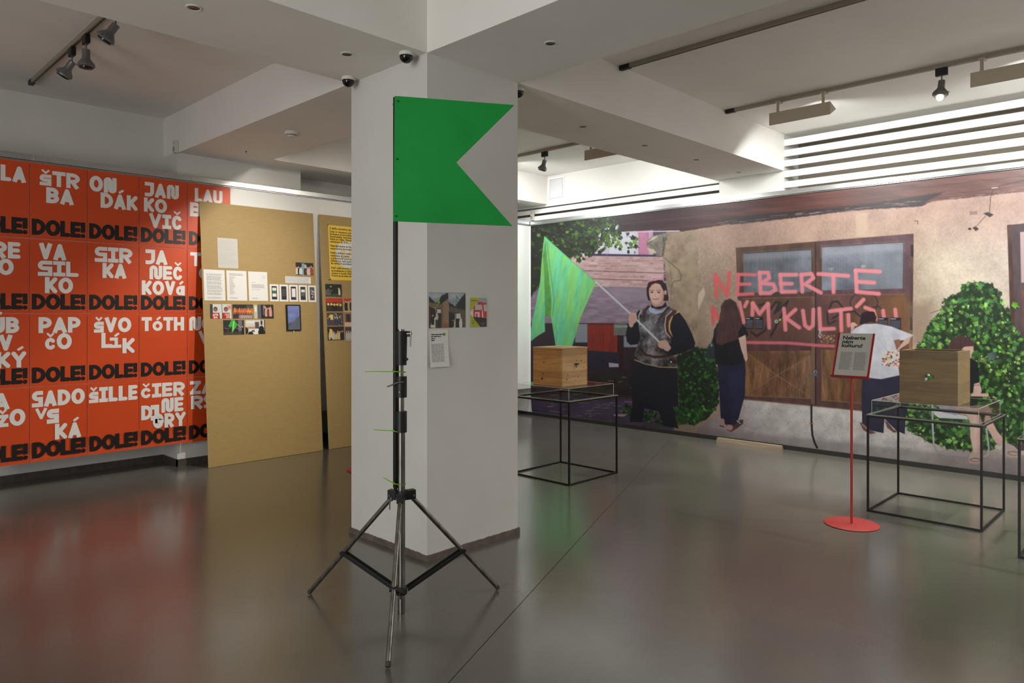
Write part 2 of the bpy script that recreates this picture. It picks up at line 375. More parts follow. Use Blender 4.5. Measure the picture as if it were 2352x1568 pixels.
def font_mesh(text, size, bold=0., align='LEFT', spacing=1.0, line=1.0, extend=1.0):
    """vertices and faces of a text set in the built-in font"""
    cu = bpy.data.curves.new('t', 'FONT'); cu.body = text; cu.size = size; cu.offset = bold; cu.align_x = align; cu.space_character = spacing; cu.space_line = line; cu.resolution_u = 3
    ob = bpy.data.objects.new('t', cu); COL.objects.link(ob)
    dg = bpy.context.evaluated_depsgraph_get(); me = ob.evaluated_get(dg).to_mesh()
    vs = [(v.co.x*extend, v.co.y) for v in me.vertices]; fs = [tuple(p.vertices) for p in me.polygons]
    ob.evaluated_get(dg).to_mesh_clear(); bpy.data.objects.remove(ob); bpy.data.curves.remove(cu)
    return vs, fs
def flat_text(m, text, size, org, ux, uz, nrm, lift=.0006, **kw):
    vs, fs = font_mesh(text, size, **kw); org, ux, uz, nrm = (np.array(v, float) for v in (org, ux, uz, nrm))
    m.add([org+ux*a+uz*b+nrm*lift for a, b in vs], fs)
# ---------------------------------------------------------------- orange posters
ORANGE = mat('orange_poster_paper', (208, 75, 28), .42, noise=.5, nscale=2.2, rgb2=(200, 69, 26), spec=.45)
WHITE_INK = mat('white_poster_ink', (226, 222, 218), .5)
BLACK_INK = mat('black_poster_ink', (24, 20, 17), .45)
YP = 7.575
PXE = [1.128, 1.578, 2.037, 2.492, 2.956, 3.412]         # poster column edges along the wall
PZE = [2.930, 2.248, 1.578, .918, .243]                   # poster row edges
def cA(x, y): return (x/3.92, 340+y/3.92)
def cB(x, y): return (x/3.733, 700+y/3.733)
R1, R2 = cA, cB
LINES = {  # (row, column): lines of lettering as (text, x left, x right, y top, y bottom) read from the photograph
 (0,0): [(R1,'LA',5,235,145,290)], (0,1): [(R1,'šTR',357,718,192,331),(R1,'BA',415,665,350,492)], (0,2): [(R1,'ON',805,1050,243,385),(R1,'DÁK',905,1238,398,535)],
 (0,3): [(R1,'JAN',1303,1610,302,432),(R1,'KO',1295,1503,443,570),(R1,'VIČ',1340,1640,585,715)], (0,4): [(R1,'LAU',1753,2003,358,480),(R1,'B',1708,1818,485,612)],
 (1,0): [(R1,'RE',-72,185,835,985),(R1,'O',-20,123,992,1140)], (1,1): [(R1,'VA',350,597,852,1000),(R1,'SIL',340,708,1010,1148),(R1,'KO',403,657,1160,1305)],
 (1,2): [(R1,'SIR',852,1192,885,1022),(R1,'KA',922,1138,1033,1168)], (1,3): [(R1,'JA',1310,1508,910,1043),(R1,'NEČ',1345,1645,1055,1180),(R1,'KOVá',1275,1663,1190,1320)],
 (1,4): [(R1,'TA',1712,1935,935,1060),(R1,'O',1790,1915,1065,1185)],
 (2,0): [(R2,'ÚB',-85,165,105,245),(R2,'V',-12,108,258,395),(R2,'KÝ',-32,225,405,545)], (2,1): [(R2,'PAP',330,690,105,242),(R2,'čO',385,615,245,385)],
 (2,2): [(R2,'šVO',805,1125,108,238),(R2,'L',868,968,240,370),(R2,'í',940,1040,245,370),(R2,'K',1048,1153,285,415)], (2,3): [(R2,'TóTH',1213,1578,105,225)],
 (2,4): [(R2,'NO',1622,1830,100,220),(R2,'V',1700,1810,225,340)],
 (3,0): [(R2,'A',-58,83,760,905),(R2,'žO',-30,217,905,1052)], (3,1): [(R2,'SADO',273,727,742,880),(R2,'V',300,405,890,985),(R2,'s',400,505,896,1020),(R2,'KÁ',470,695,1020,1155)],
 (3,2): [(R2,'šILLE',762,1180,712,843)], (3,3): [(R2,'čIER',1208,1585,680,803),(R2,'NE',1383,1573,802,925),(R2,'D',1210,1305,865,990),(R2,'i',1290,1385,860,992),(R2,'e',1308,1402,935,1062),(R2,'RY',1408,1590,930,1052)],
 (3,4): [(R2,'ZA',1628,1830,655,770),(R2,'RS',1637,1840,780,895)],
}
RN = ['top row', 'second row', 'third row', 'bottom row']
CN = ['cut by the frame edge', 'second from the frame edge', 'third from the frame edge', 'fourth from the frame edge', 'partly behind the brown board']
rp = random.Random(5)
for r in range(4):
    for c in range(5):
        x0, x1 = PXE[c]+.0022, PXE[c+1]-.0022; z1, z0 = PZE[r]-.0018, PZE[r+1]+.0018
        if r == 3: z0 += rp.uniform(-.012, .006)
        root = thing('poster', f'orange poster with white and black lettering, {RN[r]}, {CN[c]}', 'poster', ((x0+x1)/2, YP, z0), 'orange posters on the partition')
        nx, nz = 8, 16; vs = []; fs = []
        for j in range(nz+1):
            for i in range(nx+1):
                u, v = i/nx, j/nz; off = 0.0
                if r == 3 and v < .3: off = -.010*((.3-v)/.3)**2*(1+.4*math.sin(u*5+c))      # the free lower edge bends a little
                vs.append((x0+(x1-x0)*u, YP+off, z0+(z1-z0)*v))
        for j in range(nz):
            for i in range(nx):
                a = j*(nx+1)+i; fs.append((a, a+1, a+nx+2, a+nx+1))
        MB().add(vs, fs).build('sheet', ORANGE, root, smooth=True)
        m = MB()
        base_k = 0
        for cr, txt, xl, xr, yt, yb in LINES[(r, c)]:
            pa = onY(*cr(xl, yb), YP); pt = onY(*cr(xl, yt), YP)
            xr_w = onY(*cr(xr, yb), YP)[0]; h = pt[2]-pa[2]
            if txt in ('í',): h *= 1.0
            if len(txt) == 1 and txt in 'ise': h /= .72
            letter_mesh(m, layout(txt, xr_w-pa[0], h), (pa[0], YP-.001-base_k*.0012, pa[2]), (1, 0, 0), (0, 0, 1), (0, -1, 0), step=.00002)
            base_k += 1
        m.build('name_lettering', WHITE_INK, root)
        w, hh = PXE[c+1]-PXE[c], PZE[r]-PZE[r+1]; m = MB()
        bz = PZE[r+1]+.052*hh; lift = -.0115 if r == 3 else -.0007
        letter_mesh(m, layout('DOLE!', w*.925, hh*.212, t=.255, gap=-.005), (PXE[c]+w*.036, YP+lift, bz), (1, 0, 0), (0, 0, 1), (0, -1, 0), step=.00002)
        m.build('shout_lettering', BLACK_INK, root)
        keep(root)
# ---------------------------------------------------------------- the printed photo mural (a flat print: its colours are stored on the sheet itself)
def vnoise(x, y, seed=0):
    xi = np.floor(x).astype(np.int64); yi = np.floor(y).astype(np.int64); fx = x-xi; fy = y-yi
    fx = fx*fx*(3-2*fx); fy = fy*fy*(3-2*fy)
    def hsh(a, b):
        n = (a*374761393+b*668265263+seed*1442695041) & 0xffffffff; n = ((n ^ (n >> 13))*1274126177) & 0xffffffff
        return ((n ^ (n >> 16)) & 0xffff)/65535.0
    return (hsh(xi, yi)*(1-fx)+hsh(xi+1, yi)*fx)*(1-fy)+(hsh(xi, yi+1)*(1-fx)+hsh(xi+1, yi+1)*fx)*fy
def fbm(x, y, sc, seed=0, o=4):
    r = 0; a = .5; t = 0
    for i in range(o): r = r+a*vnoise(x*sc, y*sc, seed+i*17); t += a; a *= .55; sc *= 2.03
    return r/t
class Canvas:
    """paint on a sheet given the picture coordinates (px, py) of its mesh points"""
    def __init__(s, PXc, PYg): s.px = PXc; s.py = PYg; s.nr, s.nc = PYg.shape; s.im = np.zeros((s.nr, s.nc, 3))
    def reg(s, x0, x1, y0, y1):
        c0 = max(0, int(np.searchsorted(s.px, x0))-1); c1 = min(s.nc, int(np.searchsorted(s.px, x1))+1)
        if c1-c0 < 1: return None
        a = [np.searchsorted(s.py[:, c], (y0, y1)) for c in (c0, (c0+c1)//2 if (c0+c1)//2 < s.nc else c1-1, c1-1)]
        r0 = max(0, min(q[0] for q in a)-1); r1 = min(s.nr, max(q[1] for q in a)+1)
        if r1-r0 < 1: return None
        return slice(r0, r1), slice(c0, c1)
    def blend(s, sl, al, col):
        X = np.broadcast_to(s.px[None, sl[1]], al.shape); Y = s.py[sl]
        c = col(X, Y) if callable(col) else np.array(col, float)
        s.im[sl] += (c-s.im[sl])*al[..., None]
    def poly(s, pts, col, f=.8, a=1., wob=0., wsc=.2, seed=1):
        p = np.array(pts, float); m = 2+f+wob
        sl = s.reg(p[:, 0].min()-m, p[:, 0].max()+m, p[:, 1].min()-m, p[:, 1].max()+m)
        if sl is None: return
        X = s.px[None, sl[1]]+0*s.py[sl]; Y = s.py[sl]
        if wob: X, Y = X+(fbm(X, Y, wsc, seed, 3)-.5)*2*wob, Y+(fbm(X+91, Y, wsc, seed+3, 3)-.5)*2*wob
        d2 = np.full(X.shape, 1e9); ins = np.zeros(X.shape, bool)
        for (ax, ay), (bx, by) in zip(p, np.roll(p, -1, 0)):
            ex, ey = bx-ax, by-ay; L = ex*ex+ey*ey+1e-9; t = np.clip(((X-ax)*ex+(Y-ay)*ey)/L, 0, 1)
            d2 = np.minimum(d2, (X-ax-t*ex)**2+(Y-ay-t*ey)**2)
            if ay != by: ins ^= ((ay > Y) != (by > Y)) & (X < (bx-ax)*(Y-ay)/(by-ay)+ax)
        sd = np.sqrt(d2)*np.where(ins, 1, -1); s.blend(sl, np.clip(.5+sd/(2*f), 0, 1)*a, col)
    def ell(s, cx, cy, rx, ry, col, f=.8, a=1., rot=0.):
        m = max(rx, ry)+f+2; sl = s.reg(cx-m, cx+m, cy-m, cy+m)
        if sl is None: return
        X = s.px[None, sl[1]]-cx+0*s.py[sl]; Y = s.py[sl]-cy
        if rot: c, n = math.cos(rot), math.sin(rot); X, Y = X*c+Y*n, Y*c-X*n
        q = np.sqrt((X/rx)**2+(Y/ry)**2); s.blend(sl, np.clip(.5+(1-q)*min(rx, ry)/(2*f), 0, 1)*a, col)
    def line(s, pts, w, col, f=.8, a=1.):
        p = np.array(pts, float); m = w+f+2
        sl = s.reg(p[:, 0].min()-m, p[:, 0].max()+m, p[:, 1].min()-m, p[:, 1].max()+m)
        if sl is None: return
        X = s.px[None, sl[1]]+0*s.py[sl]; Y = s.py[sl]; d2 = np.full(X.shape, 1e9)
        for (ax, ay), (bx, by) in zip(p[:-1], p[1:]):
            ex, ey = bx-ax, by-ay; L = ex*ex+ey*ey+1e-9; t = np.clip(((X-ax)*ex+(Y-ay)*ey)/L, 0, 1)
            d2 = np.minimum(d2, (X-ax-t*ex)**2+(Y-ay-t*ey)**2)
        s.blend(sl, np.clip(.5+(w/2-np.sqrt(d2))/(2*f), 0, 1)*a, col)
    def rect(s, x0, y0, x1, y1, col, **k): s.poly([(x0, y0), (x1, y0), (x1, y1), (x0, y1)], col, **k)
    def ink(s): return lin(np.clip(s.im, 0, 255))

def grid_sheet(name, P, ink, m, parent):
    """mesh of an nr x nc grid of points P with the colours 'ink'"""
    nr, nc = P.shape[:2]; me = bpy.data.meshes.new(name)
    me.vertices.add(nr*nc); me.vertices.foreach_set('co', P.reshape(-1).astype(np.float32))
    i = np.arange(nr-1)[:, None]*nc+np.arange(nc-1)[None, :]; q = np.stack([i, i+nc, i+nc+1, i+1], -1).reshape(-1, 4)
    nf = len(q); me.loops.add(nf*4); me.loops.foreach_set('vertex_index', q.reshape(-1).astype(np.int32))
    me.polygons.add(nf); me.polygons.foreach_set('loop_start', (np.arange(nf)*4).astype(np.int32)); me.polygons.foreach_set('use_smooth', np.ones(nf, bool))
    me.update(); me.validate()
    at = me.color_attributes.new('ink', 'FLOAT_COLOR', 'POINT'); c = np.ones((nr*nc, 4), np.float32); c[:, :3] = ink.reshape(-1, 3)
    at.data.foreach_set('color', c.reshape(-1)); me.materials.append(m)
    o = bpy.data.objects.new(name, me); COL.objects.link(o); o.parent = parent
    return o

XM = 8.150; YL, YR = 7.565, .30; ZT, ZBt = 2.931, .055
q = np.linspace(0, 1, 1260); COLY = YL+(YR-YL)*(q*1.3-.3*q*q)          # finer toward the near end
ROWZ = np.linspace(ZT, ZBt, 560)
dep = XM*FW[0]+COLY*FW[1]; MPX = CX+F_PX*(XM*RT[0]+COLY*RT[1])/dep
MPY = CY-F_PX*(ROWZ[:, None]-HCAM)/dep[None, :]
cv = Canvas(MPX, MPY); rng = np.random.default_rng(11)
def G(stops, vert=False, n=0., sc=.06, seed=2, sx=1., sy=1.):
    xs = [s_[0] for s_ in stops]; cs = np.array([s_[1] for s_ in stops], float)
    def f(X, Y):
        t = Y if vert else X; out = np.stack([np.interp(t, xs, cs[:, k]) for k in range(3)], -1)
        if n: out = out*(1+(fbm(X*sx, Y*sy, sc, seed)-.5)[..., None]*2*n)
        return out
    return f
def N(c, n=.15, sc=.08, seed=2, sx=1., sy=1.): return G([(0, c), (1, c)], False, n, sc, seed, sx, sy)
def mapper(ox, oy, s): return lambda *a: [(ox+a[i]/s, oy+a[i+1]/s) for i in range(0, len(a), 2)]
mA, mB, mC, mD, mE, mF, mG, mH = mapper(1180, 460, 3.92), mapper(1580, 420, 4.126), mapper(1580, 660, 3.92), mapper(1860, 740, 3.016), mapper(2000, 380, 4.125), mapper(1400, 620, 4.125), mapper(2000, 760, 4.61), mapper(2060, 620, 5.6)

# plaster wall
cv.im[:] = 150
def plaster(X, Y):
    xs = [1520, 1560, 1640, 1700, 2095, 2130, 2200, 2330, 2500]
    lo = np.array([(150,128,110),(160,138,118),(172,148,130),(176,148,130),(206,180,158),(214,194,172),(226,208,188),(224,206,190),(220,202,188)], float)
    b = np.stack([np.interp(X, xs, lo[:, k]) for k in range(3)], -1)
    t = np.clip((600-Y)/120, 0, 1)[..., None]; b = b*(1-t*.75)+np.array((180, 142, 130))*t*.75
    b = b*(1+(fbm(X, Y, .02, 4)-.5)[..., None]*.28+(fbm(X, Y, .25, 9)-.5)[..., None]*.16)
    return b
cv.rect(1500, 330, 2760, 1180, plaster)
for k in range(26):
    x = rng.uniform(1600, 1690); y = rng.uniform(560, 740); pts = [(x, y)]
    for j in range(4): x += rng.uniform(-7, 9); y += rng.uniform(-4, 9); pts.append((x, y))
    cv.line(pts, .8, (222, 206, 184), .8, .45)
cv.poly(mB(150,985, 165,1050, 100,1200, 70,1190, 95,1060), (216, 200, 176), 1.2, .8)
cv.poly(mB(1590,290, 1700,280, 1700,510, 1590,515), (212, 188, 160), 3, .55)
# street scene seen past the broken wall
cv.rect(1200, 480, 1530, 1000, N((84, 70, 92), .15, .05))
cv.rect(1330, 515, 1500, 592, G([(1330, (214,206,222)), (1400, (228,224,238)), (1450, (222,222,236)), (1500, (190,150,176))]))
cv.rect(1466, 528, 1490, 585, N((196, 128, 160), .1)); cv.rect(1386, 528, 1400, 585, (206, 196, 216), a=.7)
cv.poly(mA(640,478, 1345,492, 1345,512, 640,500), (62, 52, 92), 1)
cv.poly(mA(520,500, 1350,508, 1350,785, 480,775), N((206, 172, 172), .14, .12, 5, 1, 2.2), 1)
for r in range(12):
    y = 590+r*6.1; x = 1310+(r % 2)*9
    while x < 1525:
        w = rng.uniform(9, 26)
        cv.rect(x, y, x+w-1.6, y+4.6, tuple(np.array([(176,126,124),(204,170,168),(190,146,142),(212,188,186)][rng.integers(4)])*rng.uniform(.92, 1.06)), f=.9, a=.6); x += w
for y in (624, 642): cv.line([(1310, y-4), (1420, y), (1523, y+3)], 2, (122, 78, 84), 1, .8)
cv.rect(1200, 660, 1545, 745, N((150, 130, 148), .22, .05, 8, 1, 3)); cv.rect(1400, 660, 1545, 690, (160, 144, 162), f=8, a=.6)
cv.rect(1200, 742, 1545, 860, N((52, 34, 46), .25, .05))
cv.poly(mA(665,1105, 935,1105, 940,1440, 665,1440), N((142, 44, 30), .2, .1, 6, 3, .5), .8)
cv.rect(1350, 742, 1420, 746, (96, 34, 32)); cv.line(mA(800,1110, 805,1440), 1, (100, 30, 24), .6, .7)
for x0, x1, y0, y1 in ((1321, 1349, 744, 786), (1433, 1466, 772, 797)):
    cv.rect(x0, y0, x1, y1, (168, 176, 184))
    for k in np.arange(x0+2, x1, 3.4): cv.line([(k, y0), (k, y1)], .8, (92, 92, 112), .5, .7)
    for k in np.arange(y0+2, y1, 3.4): cv.line([(x0, k), (x1, k)], .8, (92, 92, 112), .5, .7)
cv.rect(1410, 742, 1440, 770, N((110, 116, 112), .1)); cv.rect(1412, 747, 1460, 752, (150, 160, 152)); cv.rect(1418, 770, 1432, 850, N((56, 22, 30), .1))
cv.poly(mA(665,1350, 945,1370, 945,1500, 665,1505), N((40, 34, 58), .2), 1.5); cv.poly(mA(855,1460, 945,1470, 945,1500, 858,1502), (190, 182, 200), .8)
cv.rect(1200, 850, 1545, 1010, G([(850, (46, 36, 52)), (905, (58, 44, 52)), (925, (94, 76, 104)), (1000, (88, 72, 96))], True, .2, .06))
cv.rect(1355, 856, 1470, 908, N((48, 38, 36), .5, .12, 3), f=6)
for k in range(60):
    x = rng.uniform(1240, 1450); y = rng.uniform(912, 958) if k > 20 else rng.uniform(860, 912); w = rng.uniform(4, 20)
    cv.line([(x, y), (x+w, y+rng.uniform(-1, 1))], rng.uniform(.8, 1.8), (206, 186, 190), .9, rng.uniform(.3, .8))
cv.poly(mapper(1180, 880, 7.84)(1780,560, 2050,555, 1960,600, 1800,590), (206, 182, 178), 1.2)
# leaves of the street tree
cv.poly([(1200,490),(1345,500),(1420,505),(1380,530),(1370,575),(1300,590),(1250,640),(1215,690),(1200,700)], N((34, 38, 28), .5, .12), 3, wob=8, wsc=.08)
def leaf(cx, cy, r, ang, col, a=1., lobes=5, f=.6):
    sp = [(0, 1.25), (.42, .62), (.95, .98), (1.6, .66), (2.35, .8), (3.14, .5), (-2.35, .8), (-1.6, .66), (-.95, .98), (-.42, .62)]; ca, sa = math.cos(ang), math.sin(ang); q = rng.uniform(.55, .95)
    pts = []
    for t, rr in sp:
        rr *= r*rng.uniform(.88, 1.1); u, v = rr*math.cos(t), rr*math.sin(t)*q; pts.append((cx+u*ca-v*sa, cy+u*sa+v*ca))
    c = np.array(col, float); cv.poly(pts, lambda X, Y: c*(1+.28*np.clip(((X-cx)*-sa+(Y-cy)*ca)/r, -1, 1))[..., None], f, a)
    if r > 6: cv.line([(cx-.5*r*ca, cy-.5*r*sa), (cx+1.1*r*ca, cy+1.1*r*sa)], .7, tuple(np.minimum(c*1.25+12, 255)), .6, .55)
GREENS = np.array([(58,84,34),(84,122,44),(108,152,52),(46,66,34),(30,44,26),(132,176,66),(72,104,58)], float)
for k in range(330):
    t = rng.random()**.8; x = 1216+t*215; top = np.interp(x, [1217, 1430], [512, 492]); hgt = np.interp(x, [1217, 1260, 1330, 1380, 1450], [170, 120, 100, 82, 40])
    y = top+rng.random()*hgt; c = GREENS[rng.integers(len(GREENS))]*rng.uniform(.55, 1.1)
    leaf(x, y, rng.uniform(3.5, 9), rng.uniform(0, 6.28), tuple(c*.8), .95)
for k in range(60):
    x = rng.uniform(1218, 1420); y = rng.uniform(505, 590)
    cv.line([(x, y), (x+rng.uniform(2, 6), y+rng.uniform(-3, 3))], rng.uniform(.7, 1.6), (190, 200, 176), .8, .45)
for k in range(46):
    x = rng.uniform(1340, 1465); y = np.interp(x, [1340, 1465], [515, 540])+rng.uniform(0, 42)
    leaf(x, y, rng.uniform(4, 10), rng.uniform(0, 6.28), tuple(GREENS[rng.integers(5)]*rng.uniform(.8, 1.15)), 1)
# broken end of the plastered wall
cv.poly(mA(1340,505, 1350,300, 1530,275, 1660,300, 1660,1320, 1440,1320, 1400,950, 1390,900, 1400,800), N((158, 138, 116), .22, .06, 12), 1, wob=3)
cv.poly(mA(1190,390, 1215,350, 1270,315, 1350,300, 1390,300, 1360,430, 1350,500, 1290,500, 1250,470), N((128, 118, 108), .4, .12, 5), 1, wob=2)
cv.poly(mA(1200,430, 1260,440, 1285,470, 1240,485), (206, 192, 170), 1.5); cv.poly(mA(1200,380, 1255,330, 1300,318, 1270,345), (212, 200, 186), 1)
cv.line(mA(1350,330, 1355,420, 1340,490), 2, (66, 54, 46), 1, .8); cv.line(mA(1360,520, 1420,570, 1480,620, 1510,680, 1500,720, 1440,730, 1420,780), 1.4, (84, 68, 58), .8, .8)
cv.line(mA(1395,560, 1420,700, 1415,900), 1.2, (110, 92, 76), .8, .7)
cv.poly(mA(1590,320, 1640,330, 1650,900, 1560,900, 1560,500), (176, 152, 128), 8, .5)
# eaves
cv.poly([(1405,400),(2760,300),(2760,392),(2400,434),(2352,440),(2270,449),(2140,463),(2116,474),(2080,476),(1943,484),(1822,500),(1660,517),(1568,531),(1500,528),(1426,532),(1418,505)],
        G([(1420,(50,28,36)),(1560,(62,35,42)),(1640,(82,48,47)),(1800,(96,54,49)),(2100,(106,68,62)),(2250,(116,82,76)),(2352,(130,98,92))], False, .3, .05, 7, .25, 2.2), 1, wob=1.5)
cv.poly([(1655,502),(1700,496),(1900,478),(1980,470),(2100,452),(2170,440),(2130,462),(2116,473),(2000,480),(1943,485),(1822,500),(1700,514),(1665,515)], N((50, 41, 46), .2, .1), 2, .9, wob=1.5)
for k, (y0, y1) in enumerate(((470, 400), (483, 412), (492, 423), (505, 434), (512, 446))):
    cv.line([(1430, y0+22), (1660, y0), (2352, y1-8)], 1.6, (70, 38, 40) if k % 2 else (124, 82, 76), 1, .45)
for k in range(46):
    x = rng.uniform(1600, 2340); y = np.interp(x, [1600, 2352], [522, 442])-rng.uniform(1, 8)
    cv.line([(x, y), (x+rng.uniform(6, 28), y-rng.uniform(.5, 3))], rng.uniform(.7, 1.4), (188, 158, 150), .8, .6)
cv.rect(1428, 532, 1436, 535, (230, 226, 240)); cv.line([(1440, 533), (1560, 530)], 2.4, (214, 206, 220), .8, .9)
# wires and hooks on the plaster
cv.line(mE(1452,140, 1300,175, 1180,205), 1.6, (70, 56, 54)); cv.line(mE(1165,225, 1135,290, 1130,380, 1125,440), 1.6, (84, 60, 52)); cv.line(mE(1150,215, 1200,208), 2.2, (212, 196, 188))
cv.poly(mE(1065,455, 1110,440, 1165,465, 1130,490), (60, 52, 52)); cv.line(mE(1085,480, 1010,565, 970,590), 1.3, (96, 72, 62)); cv.ell(*mE(938, 600)[0], 4, 2.6, (52, 46, 46)); cv.poly(mE(965,590, 1000,580, 1025,600, 995,622), (56, 50, 48))
cv.poly(mE(935,435, 1010,430, 1010,465, 940,468), (140, 112, 106), 1, .7); cv.line(mE(415,525, 445,525, 445,555), 1.4, (70, 54, 46))
# garage door
RUST = lambda c, n=.3, s=3: N(c, n, .06, s, 1.2, .5)
DOOR = [mB(455, 615)[0], mB(2140, 480)[0], (2094, 960), (1978, 944), mC(495, 1010)[0]]
cv.poly(DOOR, RUST((96, 66, 58)), 1)
cv.poly(mB(455,615, 1210,572, 1210,620, 520,660, 530,1050, 470,1050), RUST((88, 64, 52)), 1); cv.poly(mB(1215,570, 2120,492, 2120,1060, 2050,1060, 2050,545, 1215,590), RUST((98, 68, 76)), 1)
def glass(X, Y):
    b = 118+(fbm(X, Y, .02, 3)-.5)*90+np.where(((X*1.0) % 3) < 1.4, 7, -4)+np.where((Y % 3) < 1.4, 6, -4)
    return np.stack([b*.98, b, b*1.1], -1)
cv.poly(mB(525,668, 1172,630, 1175,1030, 530,1040), glass, .8); cv.poly(mB(1270,607, 2045,560, 2040,1002, 1268,1022), glass, .8)
cv.poly(mB(525,668, 1172,630, 1172,690, 525,740), (160, 164, 172), 6, .5); cv.poly(mB(1270,607, 2045,560, 2045,640, 1270,700), (172, 174, 182), 6, .6); cv.poly(mB(1640,700, 2040,640, 2040,1000, 1640,1010), (140, 146, 152), 8, .4)
cv.line(mB(525,668, 1172,630, 1175,1030), 1.2, (52, 44, 46), .7); cv.line(mB(1270,607, 2045,560, 2040,1002), 1.2, (52, 44, 46), .7)
cv.poly(mB(470,1045, 1205,1030, 1205,1085, 470,1100), RUST((92, 62, 62)), 1); cv.poly(mB(1215,1020, 2120,1000, 2120,1058, 1215,1080), RUST((100, 68, 76)), 1)
cv.poly(mC(500,95, 1115,85, 1118,495, 510,498), RUST((104, 72, 54), .3), .8); cv.poly(mC(1205,68, 1950,62, 1950,520, 1205,520), RUST((108, 72, 58), .32, 8), .8)
cv.poly(mC(510,490, 560,300, 900,160, 1115,85, 1118,495), (100, 62, 66), 6, .55); cv.poly(mC(1500,330, 1700,120, 1940,70, 1940,300), (138, 92, 60), 10, .5)
cv.poly(mC(1940,60, 2000,60, 2000,1100, 1950,1100), RUST((124, 86, 58), .25, 4), 1); cv.poly(mC(1990,300, 2018,300, 2018,1100, 1990,1100), RUST((150, 108, 80), .2, 6), 1)
cv.poly(mC(515,575, 1115,565, 1115,1000, 520,975), G([(1700,(128,92,62)),(1790,(120,82,56)),(1870,(142,108,84))], False, .45, .05, 5, 2.2, .4), .8)
cv.poly(mC(1205,560, 1560,560, 1560,1045, 1205,1015), G([(1880,(136,100,68)),(1960,(112,74,48))], False, .45, .05, 6, 2.2, .4), .8)
cv.poly(mC(520,580, 800,790, 1110,590), (98, 64, 46), 5, .6); cv.poly(mC(520,960, 800,790, 1110,980), (112, 76, 56), 5, .4)
cv.line(mC(530,590, 800,790, 1105,985), 2.2, (176, 134, 96), 1.2, .55); cv.line(mC(530,960, 800,790, 1105,620), 2.2, (176, 134, 96), 1.2, .5)
cv.poly(mC(500,500, 1140,510, 1140,568, 505,570), RUST((94, 60, 62)), 1); cv.poly(mC(495,975, 1145,1005, 1145,1055, 495,1012), RUST((92, 62, 58)), 1); cv.poly(mC(1160,1015, 1565,1045, 1565,1095, 1160,1070), RUST((94, 62, 58)), 1)
cv.poly(mC(1112,80, 1145,80, 1145,1050, 1112,1050), RUST((120, 92, 74), .3, 4), 1, .9); cv.poly(mC(1155,70, 1200,70, 1200,1060, 1155,1060), RUST((96, 64, 66), .25, 4), 1, .9)
cv.line(mC(1149,0, 1150,500, 1150,1062), 2.2, (38, 28, 28), .7); cv.line(mB(1210,572, 1212,1068), 2, (40, 30, 32), .7)
for pts in ((515,975, 1115,1000), (515,575, 520,975), (1205,1015, 1560,1042), (1205,565, 1205,1015), (500,98, 1112,86), (1205,66, 1948,62)): cv.line(mC(*pts), 1.2, (178, 146, 116), .7, .6)
for k in range(150):
    x = rng.uniform(1716, 1860); y = rng.uniform(810, 905); cv.line([(x, y), (x+rng.uniform(-2, 2), y+rng.uniform(4, 22))], rng.uniform(.7, 1.8), (196, 158, 120) if rng.random() < .55 else (74, 46, 36), .9, rng.uniform(.15, .45))
for k in range(60):
    x = rng.uniform(1892, 1976); y = rng.uniform(806, 912); cv.line([(x, y), (x+rng.uniform(-2, 2), y+rng.uniform(4, 20))], rng.uniform(.7, 1.8), (190, 150, 110) if rng.random() < .5 else (70, 42, 32), .9, rng.uniform(.15, .45))
for k in range(170):
    x = rng.uniform(1705, 2090); y = rng.uniform(682, 790); cv.line([(x, y), (x+rng.uniform(-2.5, 2.5), y+rng.uniform(3, 18))], rng.uniform(.7, 2.2), [(150, 106, 60), (124, 84, 88), (66, 42, 36)][rng.integers(3)], 1.1, rng.uniform(.12, .4))
cv.poly(mC(1205,68, 1560,66, 1350,300, 1205,500), (112, 72, 82), 14, .45); cv.poly(mC(1780,66, 1950,62, 1950,500, 1860,300), (140, 96, 60), 9, .5)
for k in range(46): cv.ell(*mC(rng.uniform(1185, 1320), rng.uniform(430, 500))[0], rng.uniform(.6, 1.8), rng.uniform(.6, 1.6), (214, 172, 130), .6, .8)
cv.rect(2092, 562, 2098, 589, (40, 32, 36)); cv.rect(2090, 730, 2096, 758, (40, 32, 36))
# pavement
cv.poly([(1600,985),(1640,960),(1700,935),(1706,917),(1860,932),(1978,944),(2100,962),(2130,1010),(2200,1020),(2352,1045),(2760,1080),(2760,1200),(2400,1130),(1590,1030)],
        G([(1600,(140,124,130)),(1680,(188,176,176)),(1760,(214,206,204)),(1990,(226,219,217)),(2120,(220,212,208)),(2190,(190,174,168)),(2352,(178,166,162))], False, .16, .05, 6), 2.5)
cv.poly([(1600,1005),(1700,1018),(1860,1040),(2352,1100),(2352,1060),(1860,1008),(1700,990),(1620,985)], (150, 140, 140), 5, .5)
for k in range(520):
    x = rng.uniform(1690, 2350); y = np.interp(x, [1690, 1860, 2100, 2352], [930, 945, 990, 1060])+rng.random()**1.6*60; cv.ell(x, y, rng.uniform(.6, 1.2), rng.uniform(.5, .9), (110, 98, 94), .6, .4)
cv.line(mC(1112,1062, 1112,1200, 1118,1330, 1135,1400, 1155,1445), 4.6, (44, 32, 36), .7); cv.line(mC(1098,1222, 1125,1226), 2.4, (170, 120, 70), .6)
# right hand door
cv.poly(mE(1293,565, 1452,548, 2250,470, 2250,2700, 1345,2700, 1325,1568), RUST((92, 74, 78), .2), 1); cv.poly(mE(1293,565, 1330,560, 1370,1568, 1330,1568), RUST((86, 58, 46), .4, 9), 1)
cv.poly(mE(1415,630, 2150,560, 2150,1090, 1425,1110), (202, 176, 176), .8); cv.poly(mE(1430,1180, 2150,1160, 2150,2600, 1450,2600), RUST((112, 76, 66), .3), .8)
